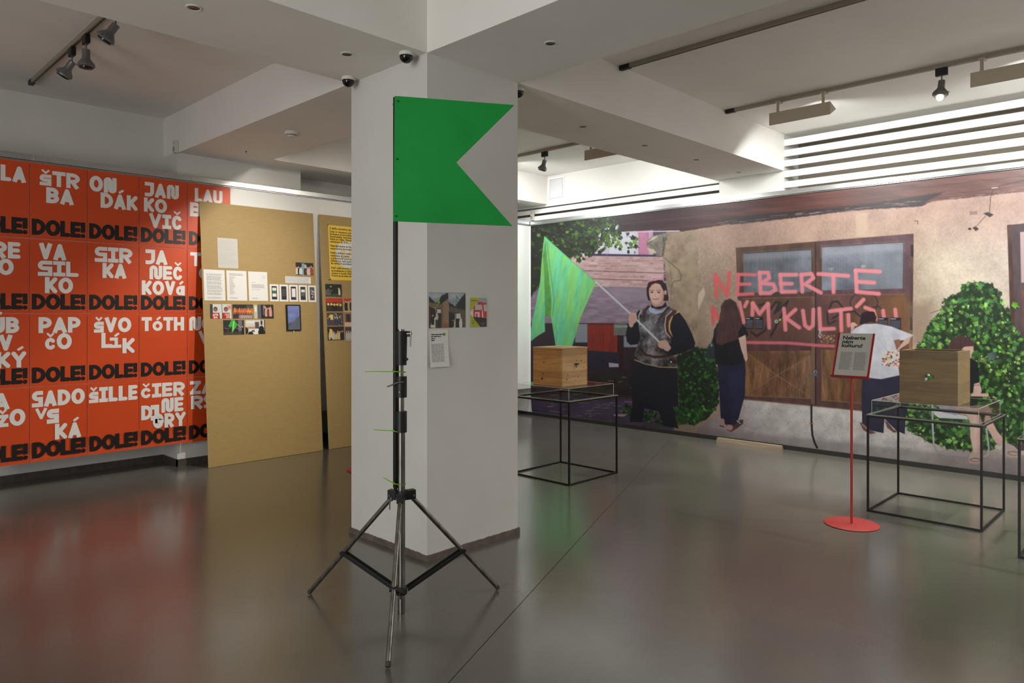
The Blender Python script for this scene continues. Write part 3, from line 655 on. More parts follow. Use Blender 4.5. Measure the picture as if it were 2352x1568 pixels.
# graffiti
PK, RD = (250, 146, 154), (236, 96, 98)
def tagl(mp, w, *st, col=PK):
    for p in st: cv.line(mp(*p), w, col, 1.6, .93)
TAG = (38, 38, 46)
for p in ((640,160, 720,140, 740,260, 700,380, 620,440, 570,400), (740,200, 790,130, 830,140, 780,230, 900,130), (900,120, 840,260, 750,430)): cv.line(mC(*p), 5, TAG, 1.2, .9)
for p in ((1260,320, 1255,230, 1300,130, 1350,125, 1400,190), (1270,330, 1330,300), (1300,280, 1400,220, 1500,215, 1550,260)): cv.line(mC(*p), 4, TAG, 1.2, .9)
cv.line([(x, y) for x, y in [(mC(1585+125*math.cos(a), 140+95*math.sin(a))[0]) for a in np.linspace(2.6, 7.2, 20)]], 2.6, TAG, 1, .85); cv.line([(mC(1700+55*math.cos(a), 230+60*math.sin(a))[0]) for a in np.linspace(3.5, 8.5, 18)], 2.4, TAG, 1, .85)
tagl(mB, 8, (260,870, 270,1080), (262,875, 370,1065), (370,1065, 395,850), col=RD)
tagl(mB, 7.5, (480,880, 470,1060), (470,865, 640,870), (480,960, 590,958), (465,1058, 615,1050), col=(240, 118, 128))
tagl(mB, 9, (680,850, 690,1045), (680,850, 760,850, 770,900, 700,950, 810,960, 830,1010, 780,1045, 690,1045), (875,870, 890,1030), (875,870, 1030,870), (880,955, 985,955), (890,1032, 1020,1030))
tagl(mB, 9, (1075,870, 1085,1030), (1075,870, 1170,860, 1190,900, 1110,960, 1260,1040), (1235,862, 1520,880), (1380,875, 1380,1035), (1590,830, 1600,1030), (1590,828, 1820,840), (1600,935, 1765,945), (1600,1030, 1810,1050))
tagl(mB, 8, (235,1190, 240,1330), (235,1185, 300,1290, 330,1290), col=RD); tagl(mB, 8, (490,1130, 530,1320), (540,1170, 562,1125))
tagl(mB, 9, (615,1140, 610,1250), (615,1140, 680,1240, 755,1145), (760,1145, 770,1370), (910,1190, 925,1390), (1020,1200, 930,1280), (930,1280, 1055,1370), (1090,1210, 1110,1350, 1150,1380, 1185,1350, 1190,1200))
tagl(mB, 9, (1245,1190, 1255,1390), (1255,1385, 1385,1380), (1345,1215, 1545,1190), (1450,1210, 1455,1400), (1520,1250, 1525,1350), (1600,1170, 1665,1105), (1680,1180, 1760,1210, 1780,1290), (1850,1210, 1860,1300), (1965,1200, 1975,1300))
cv.line(mC(530,495, 900,500, 1150,520, 1310,528), 7, (226, 116, 128), 1.6, .9)
# notices, key, padlock on the door
for x0, y0, x1, y1 in ((548,1272, 622,1385), (637,1272, 712,1385), (1806,1275, 1898,1392), (1918,1275, 2020,1392)):
    (a0, b0), (a1, b1) = mB(x0, y0)[0], mB(x1, y1)[0]; cv.rect(a0, b0, a1, b1, (30, 30, 40), f=.6); cv.line([(a0+1.5, b0+3), (a0+(a1-a0)*.5, b0+3)], 1.8, (206, 206, 214), .5)
    for yy in np.arange(b0+7, b1-3, 1.9): cv.line([(a0+1.5, yy), (a1-2, yy)], .9, (150, 150, 166), .5, .75)
cv.ell(*mB(838, 1312)[0], 4, 4, (206, 206, 200), .7); cv.ell(*mB(838, 1312)[0], 2, 2, (110, 90, 80), .7); cv.poly(mB(860,1290, 885,1282, 882,1305, 862,1310), (150, 206, 70), .6)
cv.line(mB(1255,1390, 1240,1450, 1260,1465), 2, (206, 206, 210), .7); cv.line(mB(1245,1390, 1265,1440), 2, (190, 190, 196), .7)
cv.rect(1870, 856, 1876, 864, (70, 110, 170)); cv.line([(1870, 856), (1871, 851), (1875, 851), (1876, 856)], 1.1, (190, 190, 196), .5)
cv.poly(mB(1640,780, 1680,775, 1685,800, 1645,805), (178, 176, 170), .8, .8); cv.poly(mB(1330,810, 1390,800, 1360,830), (170, 168, 164), .8, .7)
# ivy
def ivy(inside, n, cols, r0, r1, box, seed):
    g = np.random.default_rng(seed); k = 0
    while k < n:
        x, y = g.uniform(box[0], box[2]), g.uniform(box[1], box[3])
        if not inside(x, y): continue
        c = cols[g.integers(len(cols))]*g.uniform(.75, 1.12); leaf(x, y, g.uniform(r0, r1), g.uniform(0, 6.28), tuple(c)); k += 1
def pip(poly):
    P = np.array(poly)
    def f(x, y):
        i = False
        for (ax, ay), (bx, by) in zip(P, np.roll(P, -1, 0)):
            if (ay > y) != (by > y) and x < (bx-ax)*(y-ay)/(by-ay)+ax: i = not i
        return i
    return f
IV1 = [(1553,818),(1570,808),(1600,800),(1640,800),(1650,870),(1650,925),(1640,945),(1615,965),(1590,975),(1555,970),(1560,930)]
cv.poly(IV1, N((26, 40, 26), .4, .15), 2, wob=5)
D1 = np.array([(34,70,34),(44,90,40),(24,50,28),(58,112,46),(30,60,36)], float); ivy(pip(IV1), 300, D1, 3.5, 7, (1550, 798, 1655, 978), 21)
cv.poly(mF(620,1300, 960,1330, 900,1400, 640,1470), N((38, 74, 36), .3), 2, .8, wob=4); ivy(pip(mF(600,1290, 950,1320, 940,1370, 820,1430, 640,1480)), 90, D1*1.25, 3, 6.5, (1545, 930, 1636, 982), 22)
ivy(pip(mF(110,1300, 200,1260, 215,1400, 130,1400)), 20, D1, 3, 6, (1424, 920, 1455, 962), 23); ivy(pip(mF(310,1310, 480,1330, 500,1470, 310,1430)), 60, D1, 3, 6, (1470, 935, 1525, 980), 24); ivy(lambda x, y: True, 4, np.array([(160, 200, 50)]), 2, 4, (1612, 932, 1622, 942), 25)
IV2 = mH(840,180, 950,160, 1080,165, 1210,180, 1320,260, 1350,380, 1360,480, 1460,520, 1470,680, 1560,800, 1640,900, 1760,1100, 1800,1568)+[(2380,960),(2360,1010),(2300,1030),(2240,1035),(2180,1030),(2130,1012),(2085,985),(2070,960),(2105,880)]+mH(250,990, 340,900, 390,740, 500,600, 600,480, 590,390, 700,330, 830,290)
cv.poly([(2085,700),(2140,690),(2150,800),(2110,800),(2096,790)], (150, 124, 104), 12, .6)
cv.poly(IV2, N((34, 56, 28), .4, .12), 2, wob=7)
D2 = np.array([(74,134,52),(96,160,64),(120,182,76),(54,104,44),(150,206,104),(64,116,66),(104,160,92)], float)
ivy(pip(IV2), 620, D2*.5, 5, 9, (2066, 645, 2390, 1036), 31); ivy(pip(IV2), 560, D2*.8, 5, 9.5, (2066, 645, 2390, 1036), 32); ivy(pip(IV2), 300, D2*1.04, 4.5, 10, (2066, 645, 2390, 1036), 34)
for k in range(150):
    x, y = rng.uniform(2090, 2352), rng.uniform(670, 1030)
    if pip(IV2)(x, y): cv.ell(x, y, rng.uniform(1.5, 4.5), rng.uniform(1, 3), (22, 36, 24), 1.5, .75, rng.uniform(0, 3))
ivy(pip(IV2), 160, np.array([(186, 222, 96), (206, 226, 150), (160, 206, 90)], float), 2, 4.5, (2110, 700, 2352, 1000), 33)
leaf(2278, 817, 15, 1.2, (92, 108, 104), 1, 5); leaf(2330, 700, 11, .4, (110, 180, 40), 1)
cv.line(mH(640,450, 560,510, 430,555), 1.2, (96, 72, 50), .7); cv.line(mH(1040,1120, 1200,1260, 1340,1330, 1420,1340), 1.4, (120, 96, 60), .7)
# woman in the breastplate with the green flag
SKIN, NAVY = (214, 172, 158), (30, 30, 44)
cv.poly(mF(210,860, 640,905, 655,1290, 605,1300, 645,1500, 505,1478, 470,1340, 440,1330, 330,1310, 310,1440, 180,1440, 215,1290), N(NAVY, .12, .03), .9)
cv.poly(mF(285,375, 262,400, 245,480, 175,520, 155,600, 165,680, 200,710, 275,700, 300,560, 310,400), N((22, 22, 34), .15, .05), .8)
cv.poly(mF(560,390, 600,370, 660,400, 720,480, 780,600, 812,690, 800,740, 640,800, 560,822, 520,775, 575,720, 590,640), N((24, 24, 40), .15, .05), .8)
def armour(X, Y):
    n1 = fbm(X, Y, .07, 3); n2 = fbm(X, Y, .25, 5); v = 92+(n1-.5)*190+(n2-.5)*70
    v = v+40*np.exp(-((X-1492)/16)**2)-24*np.clip((Y-745)/60, 0, 1)
    v = np.clip(v, 34, 206); w = np.clip((Y-740)/70, 0, 1)*.5
    return np.stack([v*(1+.06*w), v*(.97-.06*w), v*(1.02-.12*w)], -1)
cv.poly(mF(275,420, 300,370, 345,345, 400,350, 440,410, 500,400, 545,350, 610,375, 655,395, 575,430, 535,505, 545,600, 585,640, 570,760, 540,800, 640,825, 645,922, 470,915, 330,885, 235,850, 232,790, 262,720, 290,640, 275,520), armour, .8)
for k in range(40): cv.ell(*mF(rng.uniform(285, 560), rng.uniform(430, 700))[0], rng.uniform(1.5, 6), rng.uniform(1, 4), (176, 184, 204) if rng.random() < .5 else (52, 46, 48), 2.2, .4, rng.uniform(0, 3))
cv.poly(mF(365,350, 400,348, 440,385, 500,385, 540,350, 520,395, 440,420, 380,400), (170, 186, 214), 1.2)
cv.line(mF(300,380, 275,440, 285,520), 3, (190, 186, 184), .9, .9); cv.line(mF(655,395, 600,420, 570,500, 565,560, 590,625), 4, (206, 166, 112), .8); cv.line(mF(620,395, 555,450, 540,520, 550,590, 580,630), 7, (84, 40, 34), 1); cv.line(mF(590,385, 535,440, 525,520, 535,590, 575,640), 2, (206, 200, 196), .7)
cv.line(mF(370,345, 330,390, 325,450), 6, (70, 44, 44), .8); cv.line(mF(560,355, 520,400, 470,470), 6, (72, 42, 38), .8); cv.line(mF(325,440, 330,480), 5, (60, 58, 62), .8, .8); cv.line(mF(490,440, 460,500), 5, (60, 58, 62), .8, .8)
cv.line(mF(290,740, 340,800, 430,825, 560,815), 5, (56, 32, 30), 1.2, .9); cv.line(mF(238,850, 330,888, 470,918, 645,924), 2, (190, 170, 130), .8); cv.line(mF(385,440, 365,800), 1.4, (160, 160, 164), .8, .7); cv.ell(*mF(583, 870)[0], 2.4, 2, (220, 200, 150), .6)
cv.poly(mF(398,270, 520,262, 530,330, 470,356, 402,335), (186, 142, 130), 1); cv.poly(mF(392,322, 430,352, 500,340, 532,302, 545,345, 470,372, 395,356), (22, 20, 28), .8)
cv.poly(mF(350,175, 368,118, 425,88, 500,98, 540,150, 560,270, 555,290, 512,292, 505,180, 470,130, 420,128, 385,170, 380,240, 396,292, 366,286, 354,240), N((48, 26, 30), .2), .8)
cv.poly(mF(372,180, 384,150, 415,125, 470,122, 505,150, 518,200, 512,260, 492,300, 458,325, 430,325, 402,300, 382,258, 374,220), (214, 172, 158), .9); cv.ell(*mF(425, 245)[0], 9, 14, (226, 188, 174), 4); cv.poly(mF(500,190, 520,200, 512,270, 490,300), (186, 140, 128), 2.5, .6)
cv.poly(mF(368,190, 372,145, 410,108, 470,105, 515,150, 520,215, 505,185, 480,135, 435,122, 400,140), N((46, 25, 29), .2), .9); cv.ell(*mF(530, 212)[0], 3, 5.5, (206, 158, 146), .7)
for ex in (402, 466): cv.ell(*mF(ex, 210)[0], 3.6, 1.7, (98, 72, 68), .7); cv.ell(*mF(ex+2, 210)[0], 1.3, 1.3, (40, 30, 32), .5); cv.line(mF(ex-24,192, ex+22,190), 1.2, (84, 54, 50), .7, .8)
cv.line(mF(436,215, 428,250, 442,255), 1.2, (184, 136, 124), .8, .8); cv.line(mF(410,273, 436,277, 462,272), 2.2, (176, 100, 98), .7)
cv.line(mF(362,108, 420,95), 3.6, (236, 130, 186), .7); cv.line(mF(430,95, 495,75), 3.6, (240, 150, 190), .7)
def silk(X, Y):
    u = X+(Y-540)*.16; s1 = fbm(u, Y*.12, .12, 3, 3); w = np.clip((s1-.42)*2.6, 0, 1)[..., None]
    c = np.array((116, 216, 160))*(1-w)+np.array((150, 218, 96))*w; return c*(1+(fbm(u, Y*.2, .2, 8)-.5)[..., None]*.18)
cv.poly(mA(275,322, 262,430, 250,560, 235,750, 200,930, 155,1150, 140,1280, 215,1220, 282,1180, 278,1040, 335,1040, 378,1320, 525,1320, 600,1060, 690,850, 742,740), silk, .8)
cv.poly(mA(285,350, 300,520, 340,900, 335,1045, 282,1045, 275,700, 262,500), N((84, 150, 62), .2, .1), 1.2, .85); cv.line(mA(300,380, 330,640, 365,900, 350,1040), 1.6, (70, 140, 90), 1, .7); cv.line(mA(470,600, 400,760, 380,980, 385,1300), 1.4, (96, 186, 130), 1, .6)
cv.line(mA(275,322, 520,545, 742,740), 1.6, (90, 190, 120), .8, .8)
cv.line(mA(742,738, 1060,1030, 1385,1350), 4.4, (214, 214, 220), .7); cv.line(mA(746,746, 1062,1038, 1382,1354), 1.2, (160, 160, 176), .7, .8)
for (cx, cy, rx, ry) in ((222, 455, 9.5, 13), (205, 510, 5.5, 8), (510, 705, 13, 10), (545, 735, 9, 7)): cv.ell(*mF(cx, cy)[0], rx, ry, (216, 172, 158), .9)
for k in range(4): cv.line(mF(195+k*3, 425+k*18, 250-k*3, 440+k*16), 1., (176, 126, 116), .6, .7); cv.line(mF(460+k*22, 690+k*16, 470+k*26, 728+k*10), 1., (180, 130, 118), .6, .7)
# woman with long hair and shoulder bag
cv.poly(mC(265,680, 515,660, 520,760, 505,1000, 455,1180, 435,1240, 330,1235, 320,1180, 295,1180, 285,980), N((34, 34, 62), .2, .04), .8); cv.poly(mC(345,760, 505,740, 495,1000, 450,1170, 400,1190, 380,950), N((40, 42, 78), .2, .05), 3, .7)
cv.poly(mC(235,380, 280,310, 450,300, 520,360, 545,430, 515,450, 500,520, 515,670, 400,705, 250,690, 225,500), N((22, 22, 32), .15), .8)
cv.poly(mC(455,455, 520,425, 530,560, 538,640, 520,670, 480,560), N((222, 184, 170), .06), .8); cv.line(mC(500,625, 520,665), 2, (190, 148, 136), .8, .7)
def hair(X, Y): v = .75+.5*fbm(X+(Y-700)*.1, Y*.12, .5, 4, 3); return np.stack([82*v, 54*v, 54*v], -1)
cv.poly(mC(300,170, 330,115, 385,102, 430,130, 455,200, 480,300, 490,340, 455,400, 450,470, 380,490, 300,520, 250,500, 255,380, 285,280), hair, .9, wob=1.5)
cv.poly(mC(315,150, 385,104, 440,150, 445,230, 400,180, 330,220), (52, 32, 36), 3, .6)
cv.line(mC(265,330, 240,430, 215,500), 3.2, (40, 52, 52), .8); cv.poly(mC(190,510, 235,500, 245,590, 205,645, 155,630, 170,570), N((44, 54, 60), .2), .8); cv.ell(*mC(212, 520)[0], 2.6, 3, (206, 200, 180), .6); cv.ell(*mC(212, 520)[0], 1.4, 1.8, (40, 48, 50), .5)
cv.poly(mC(285,1195, 325,1185, 330,1240, 300,1258, 282,1240), (196, 150, 138), .8); cv.line(mC(285,1245, 320,1255), 2.6, (84, 60, 60), .7); cv.poly(mC(340,1240, 420,1235, 470,1190, 498,1190, 495,1225, 430,1275, 380,1302, 345,1285), N((92, 66, 66), .15), .8); cv.ell(*mC(370, 1262)[0], 8, 6.5, (206, 160, 146), .8); cv.line(mC(440,1200, 470,1225), 2, (226, 200, 190), .6)
# person bending toward the door
cv.poly(mC(1570,800, 1905,785, 1990,900, 1985,1050, 1960,1180, 1953,1318, 1880,1290, 1790,1200, 1770,1180, 1760,1310, 1640,1285, 1570,1225, 1565,1000), N((40, 36, 60), .2, .05), .8); cv.poly(mC(1600,800, 1760,900, 1760,1310, 1640,1285, 1570,1225, 1565,950), N((44, 40, 66), .2, .05), .8); cv.poly(mC(1800,1170, 1955,1180, 1950,1318, 1880,1290, 1790,1200), N((44, 40, 66), .15), .8)
cv.poly(mC(1545,1212, 1585,1225, 1640,1282, 1692,1310, 1640,1320, 1580,1285), (112, 78, 72), .9); cv.line(mC(1570,1232, 1620,1278), 2, (206, 164, 150), .8); cv.poly(mC(1770,1195, 1800,1212, 1850,1275, 1895,1302, 1850,1306, 1795,1262), (116, 80, 74), .9)
def linen(X, Y): v = 222+(fbm(X, Y, .05, 4)-.5)*44+np.where((X+Y*.2) % 4 < 1.4, -8, 3); return np.stack([v*.985, v*.98, v*1.02], -1)
cv.poly(mC(1460,420, 1500,370, 1580,330, 1700,325, 1830,350, 2030,428, 1985,470, 1870,480, 1880,560, 1905,790, 1740,825, 1640,815, 1600,790, 1640,560, 1660,435), linen, .9)
cv.line(mC(1660,335, 1735,480, 1820,620), 3, (206, 204, 214), 1.2, .8); cv.line(mC(1735,340, 1760,450, 1790,560), 1.4, (190, 186, 204), 1, .6); cv.poly(mC(1840,400, 1910,420, 1880,560, 1850,520), (190, 184, 204), 4, .5)
cv.poly(mC(1960,460, 2008,440, 1990,500, 1900,560, 1870,555, 1920,510), (218, 184, 172), .9); cv.poly(mC(1855,475, 1905,465, 1915,520, 1880,560), N((150, 100, 76), .2), 1)
cv.poly(mC(1550,290, 1560,235, 1620,210, 1680,222, 1698,270, 1690,315, 1640,310, 1580,322, 1548,335), N((40, 20, 26), .3, .2), .8, wob=1.5); cv.poly(mC(1465,330, 1475,312, 1500,315, 1530,340, 1500,350, 1470,400), (226, 180, 166), .8); cv.poly(mC(1470,370, 1500,350, 1490,385, 1465,410), (214, 168, 154), .8)
cv.poly(mC(1748,600, 1770,580, 1830,565, 1910,560, 1910,710, 1860,715, 1790,705, 1745,670), (226, 216, 208), .8)
for k in range(70):
    x, y = mC(rng.uniform(1750, 1905), rng.uniform(572, 705))[0]; cv.ell(x, y, rng.uniform(1, 3), rng.uniform(.8, 2.4), [(206,60,50),(240,170,50),(60,60,90),(240,236,230),(200,110,130)][rng.integers(5)], .6, .85)
# seated person on the folding chair
cv.poly(mG(820,160, 850,90, 920,55, 1010,60, 1090,110, 1100,170, 1080,190, 1050,300, 960,300, 830,300), hair, 1); cv.poly(mG(960,200, 1000,150, 1085,140, 1090,215, 1070,240, 1060,290, 1000,300), (226, 184, 168), 1); cv.poly(mG(900,80, 1010,70, 1095,120, 1090,160, 1000,165, 940,190), hair, 1)
cv.poly(mG(950,300, 1060,290, 1130,330, 1150,440, 1150,545, 1095,560, 1085,655, 1000,680, 940,600), N((24, 28, 36), .2), .8)
cv.poly(mG(1095,560, 1152,542, 1175,630, 1165,660, 1245,660, 1250,695, 1050,690, 1085,650), N((230, 190, 178), .06), .8); cv.line(mG(1090,575, 1155,572), 1.2, (60, 50, 60), .6, .8)
cv.line(mG(650,760, 655,1000, 665,1200, 690,1265, 760,1300, 1010,1318), 4, (176, 178, 184), .7); cv.line(mG(1225,1030, 1250,1250, 1240,1310, 1200,1330), 4, (190, 192, 198), .7); cv.line(mG(652,760, 657,1000, 668,1200), 1.2, (236, 238, 240), .6)
cv.poly(mG(660,840, 700,830, 1020,900, 1030,935, 720,920, 670,880), (226, 226, 234), .8)
cv.poly(mG(700,780, 830,760, 1000,790, 1010,850, 900,890, 760,860), N((176, 160, 186), .12), 1); cv.poly(mG(880,800, 1240,780, 1300,900, 1250,880, 1010,890, 960,895), N((206, 166, 156), .08), 1)
cv.poly(mG(1000,870, 1150,875, 1180,960, 1180,1100, 1165,1290, 1085,1290, 1055,1130, 1050,960), G([(1000*0+2217,(222,180,166)),(2240,(236,200,188)),(2258,(206,160,148))], False, .05), .9); cv.poly(mG(1230,830, 1290,960, 1340,1060, 1440,1180, 1400,1230, 1320,1180, 1240,1040, 1200,960), N((226, 186, 174), .06), .9); cv.line(mG(1140,880, 1165,940), 2, (160, 100, 90), 1, .6)
cv.poly(mG(1030,1350, 1060,1290, 1110,1285, 1165,1310, 1180,1400, 1100,1412, 1035,1400), N((206, 184, 174), .08), .8); cv.ell(*mG(1102, 1366)[0], 13, 4.6, (126, 96, 88), .7); cv.ell(*mG(1102, 1368)[0], 11, 3, (220, 180, 166), .7)
cv.poly(mG(1310,1220, 1330,1195, 1400,1215, 1440,1180, 1520,1220, 1600,1300, 1590,1340, 1480,1345, 1380,1310, 1315,1260), N((208, 190, 184), .08), .8); cv.ell(*mG(1510, 1295)[0], 14, 5, (150, 118, 110), .7, rot=.12); cv.ell(*mG(1512, 1298)[0], 11, 3.2, (226, 188, 176), .7, rot=.12); cv.poly(mG(1320,1215, 1400,1215, 1370,1260, 1325,1240), (226, 212, 206), .8)
# faint vertical joints between the printed strips and the whole sheet
INK = cv.ink()*.465
mural = thing('photo_mural', 'wall-sized printed photo of a graffitied garage door, visitors and a woman holding a green flag', 'mural', (XM, (YL+YR)/2, ZBt))
MUR = print_mat('matte_photo_print', .5, .35)
curl = np.where(ROWZ < .42, .03*((.42-ROWZ)/.37)**2, 0.0)
cuts = [0]+[int(np.searchsorted(MPX, x)) for x in (1388, 1596, 1860, 2120)]+[len(COLY)-1]
for a, b in zip(cuts[:-1], cuts[1:]):
    sl = slice(a, b+1); nc = b+1-a; P = np.zeros((len(ROWZ), nc, 3)); P[..., 0] = XM+curl[:, None]; P[..., 1] = COLY[None, sl]; P[..., 2] = ROWZ[:, None]
    pass
    grid_sheet('print_strip', P, INK[:, sl], MUR, mural)
keep(mural)
# ---------------------------------------------------------------- flag on its stand
STEEL = mat('worn_steel_tube', (150, 148, 142), .3, 1.0, noise=.7, nscale=30, stretch=(1, 1, .2), rgb2=(112, 108, 100))
BLACKM = mat('black_cast_metal', (20, 20, 21), .45)
BLACKP = mat('matt_black_pole', (17, 18, 18), .55)
GREENB = mat('green_painted_board', (24, 150, 64), .38, noise=.6, nscale=4, rgb2=(18, 138, 56), spec=.4)
TIE = mat('lime_green_plastic', (110, 176, 20), .4)
SD = 3.7852; S0 = np.array([2.299, 3.063, 0.])
def szh(y): return HCAM+(CY-y)*SD/F_PX
def spt(x, y, dd=0.): return at_depth(x, y, SD+dd)
st = thing('tripod_stand', 'steel tripod light stand with black clamps holding the green flag', 'stand', tuple(S0))
def cyl(x, y0, y1, r0, r1=None, name='column', m=STEEL, dd=0., par=None):
    a, b = spt(x, y0, dd), spt(x, y1, dd); a[:2] = b[:2] = spt(x, (y0+y1)/2, dd)[:2]
    return MB().lathe([(r0, 0), (r1 or r0, a[2]-b[2])], b, (0, 0, 1), 28).build(name, m, par or st, smooth=True)
cyl(922, 990, 1408, .0195); cyl(921, 910, 992, .0165); cyl(920.5, 835, 866, .0145)
head = cyl(922, 760, 838, .027, .031, 'clamp_head', BLACKM); cyl(921.5, 756, 761, .018, .018, 'top_cap', STEEL, par=head)
c2 = cyl(922, 864, 912, .0285, .0285, 'clamp_collar', BLACKM); c3 = cyl(922, 944, 992, .0285, .0285, 'clamp_collar', BLACKM)
p = spt(935, 768, -.01); MB().obox(p-RT*.012-np.array([0, 0, .012]), RT*.024, FW*.03, (0, 0, .03)).build('clamp_lug', BLACKM, head)
MB().tube([spt(930, 826, -.02), spt(937, 824, -.02)], .007, 8).build('clamp_nut', BLACKM, head)
MB().tube([spt(934, 766, -.005), spt(946, 766, -.01)], .0055, 10).tube([spt(943, 760, -.01), spt(942.5, 796, -.01)], .0042, 10).build('tommy_bar', STEEL, head, smooth=True)
MB().tube([spt(928, 877, -.032), spt(912, 879, -.034), spt(889, 888, -.04)], [.004, .005, .0035], 10).build('lever', STEEL, c2, smooth=True)
MB().lathe([(.006, 0), (.006, .006)], spt(918, 900, -.03), tuple(-FW), 12).build('bolt', STEEL, c2)
hub = MB()
HZ = szh(1137); FEET = [onZ(711, 1364), onZ(1143, 1354), onZ(891, 1535)]
hub.lathe([(.030, -.022), (.034, -.016), (.034, .016), (.028, .02)], S0+np.array([0, 0, HZ]), (0, 0, 1), 28)
hb = hub.build('leg_hub', BLACKM, st, smooth=True)
low = np.array([*S0[:2], szh(1355)])
lc = MB().lathe([(.028, -.02), (.031, -.014), (.031, .014), (.028, .018)], low, (0, 0, 1), 24).build('brace_collar', BLACKM, st, smooth=True)
for i, f in enumerate(FEET):
    d = f-S0; d[2] = 0; L = np.linalg.norm(d); d /= L; n = np.array([-d[1], d[0], 0])
    MB().obox(S0+d*.022-n*.018+np.array([0, 0, HZ-.026]), d*.055, n*.036, (0, 0, .05)).build('leg_bracket', BLACKM, hb, bevel=.003)
    MB().lathe([(.006, 0), (.006, .046)], S0+d*.062-n*.023+np.array([0, 0, HZ-.004]), tuple(n), 10).build('bolt', STEEL, hb)
    top = S0+d*.055+np.array([0, 0, HZ-.012]); ft = f+np.array([0, 0, .012])
    leg = MB().tube([top, ft], .0122, 14).build('leg', STEEL, st, smooth=True)
    u = (ft-top)/np.linalg.norm(ft-top); MB().tube([ft-u*.018, ft+u*.004], .0128, 14).build('foot', mat('grey_rubber', (60, 58, 54), .7), leg, smooth=True)
    q = top+(ft-top)*.575; e = low+d*.03; v = e-q
    for s in (-1, 1):
        o0 = q+n*s*.016-n*.002-np.array([0, 0, .008]); MB().obox(o0, v, n*.004, (0, 0, .020)).build('brace', BLACKM, st)
    MB().lathe([(.013, -.02), (.013, .02)], q, tuple(n), 12).build('brace_joint', BLACKM, st)
MB().tube([spt(899, 1142, -.05), spt(899, 1150, -.05)], .008, 8).tube([spt(895, 1146, -.055), spt(895, 1170, -.055)], .0035, 8).build('wing_screw', STEEL, hb, smooth=True)
MB().tube([low+np.array([0, 0, -.012])-FW*.035, low+np.array([0, 0, -.03])-FW*.035], .012, 8).build('plate', STEEL, lc)
keep(st)
fg = thing('green_flag', 'green swallow-tailed board flag on a thin black pole beside the pillar', 'flag', tuple(spt(909, 1125, .01)))
MB().tube([spt(908.5, 224, .012), spt(908.5, 700, .012), spt(908.5, 1118, .012), spt(908.5, 1127, .012)], [.0132, .0132, .0132, .004], 16).build('flag_pole', BLACKP, fg, smooth=True)
K = 1.036
fp = [spt(907, 220, -.012), at_depth(1182, 241, (SD-.012)*K), at_depth(1048, 373, (SD-.012)*1.0185), at_depth(1177, 519, (SD-.012)*K), spt(903, 508, -.012)]
nrm = np.cross(fp[1]-fp[0], fp[4]-fp[0]); nrm = nrm/np.linalg.norm(nrm); nrm = nrm if np.dot(nrm, FW) > 0 else -nrm
fb = MB().prism(fp, nrm*.005).build('flag_board', GREENB, fg)
for x, y in ((914, 232), (912, 365), (910, 496)):
    MB().lathe([(.0045, 0), (.0035, .003)], spt(x, y, -.0125), tuple(-nrm), 10).build('screw', mat('dark_green_screw', (12, 70, 30), .4, .5), fb)
MB().tube([spt(900, 239, .02), spt(908, 239, .02)], .006, 8).build('clip', mat('clear_clip', (190, 188, 186), .3), fg)
keep(fg)
for lab, y, tail in (('lime cable tie at the top of the stand, just under the clamp head', 853, [(905, 853), (870, 853), (838, 853)]), ('lime cable tie below the lowest black clamp collar', 990, [(905, 989), (880, 988), (857, 986)]), ('lime cable tie just above the tripod leg hub', 1110, [(905, 1109), (892, 1103), (880, 1096)])):
    t = thing('cable_tie', lab, 'cable tie', tuple(spt(915, y)), 'lime cable ties around stand and pole')
    loop = []
    for k in range(25):
        a = 2*math.pi*k/24; ex = .034 if abs(math.cos(a)) > 0 else .034
        loop.append(spt(916, y, 0)+RT*.0345*math.cos(a)+FW*(.025*math.sin(a)+.004)+UP*(-.004*math.cos(a)))
    MB().tube(loop, .0024, 6, False).build('loop', TIE, t, smooth=True)
    MB().tube([spt(x, yy, -.016) for x, yy in tail], [.0024, .0024, .0018], 6).build('tail', TIE, t, smooth=True)
    p = spt(903.5, tail[0][1], -.017); MB().obox(p-RT*.004-UP*.004, RT*.009, FW*.006, UP*.008).build('head', TIE, t)
    keep(t)

# ---------------------------------------------------------------- display frames with clear hoods and wooden boxes
FRAME = mat('black_steel_frame', (26, 24, 20), .45, .3)
ACRY = bpy.data.materials.new('clear_acrylic'); ACRY.use_nodes = True
nt = ACRY.node_tree; nt.nodes.clear(); out = nt.nodes.new('ShaderNodeOutputMaterial'); mxs = nt.nodes.new('ShaderNodeMixShader'); tr = nt.nodes.new('ShaderNodeBsdfTransparent'); gl = nt.nodes.new('ShaderNodeBsdfGlossy'); fr = nt.nodes.new('ShaderNodeFresnel')
tr.inputs[0].default_value = (.955, .965, .955, 1); gl.inputs['Roughness'].default_value = .03; fr.inputs[0].default_value = 1.49
geo = nt.nodes.new('ShaderNodeNewGeometry'); inv = nt.nodes.new('ShaderNodeMath'); inv.operation = 'SUBTRACT'; inv.inputs[0].default_value = 1.0; mul = nt.nodes.new('ShaderNodeMath'); mul.operation = 'MULTIPLY'
nt.links.new(geo.outputs['Backfacing'], inv.inputs[1]); nt.links.new(fr.outputs[0], mul.inputs[0]); nt.links.new(inv.outputs[0], mul.inputs[1]); nt.links.new(mul.outputs[0], mxs.inputs[0]); nt.links.new(tr.outputs[0], mxs.inputs[1]); nt.links.new(gl.outputs[0], mxs.inputs[2]); nt.links.new(mxs.outputs[0], out.inputs[0])
ACEDGE = mat('polished_acrylic_edge', (206, 206, 196), .2, spec=.6)
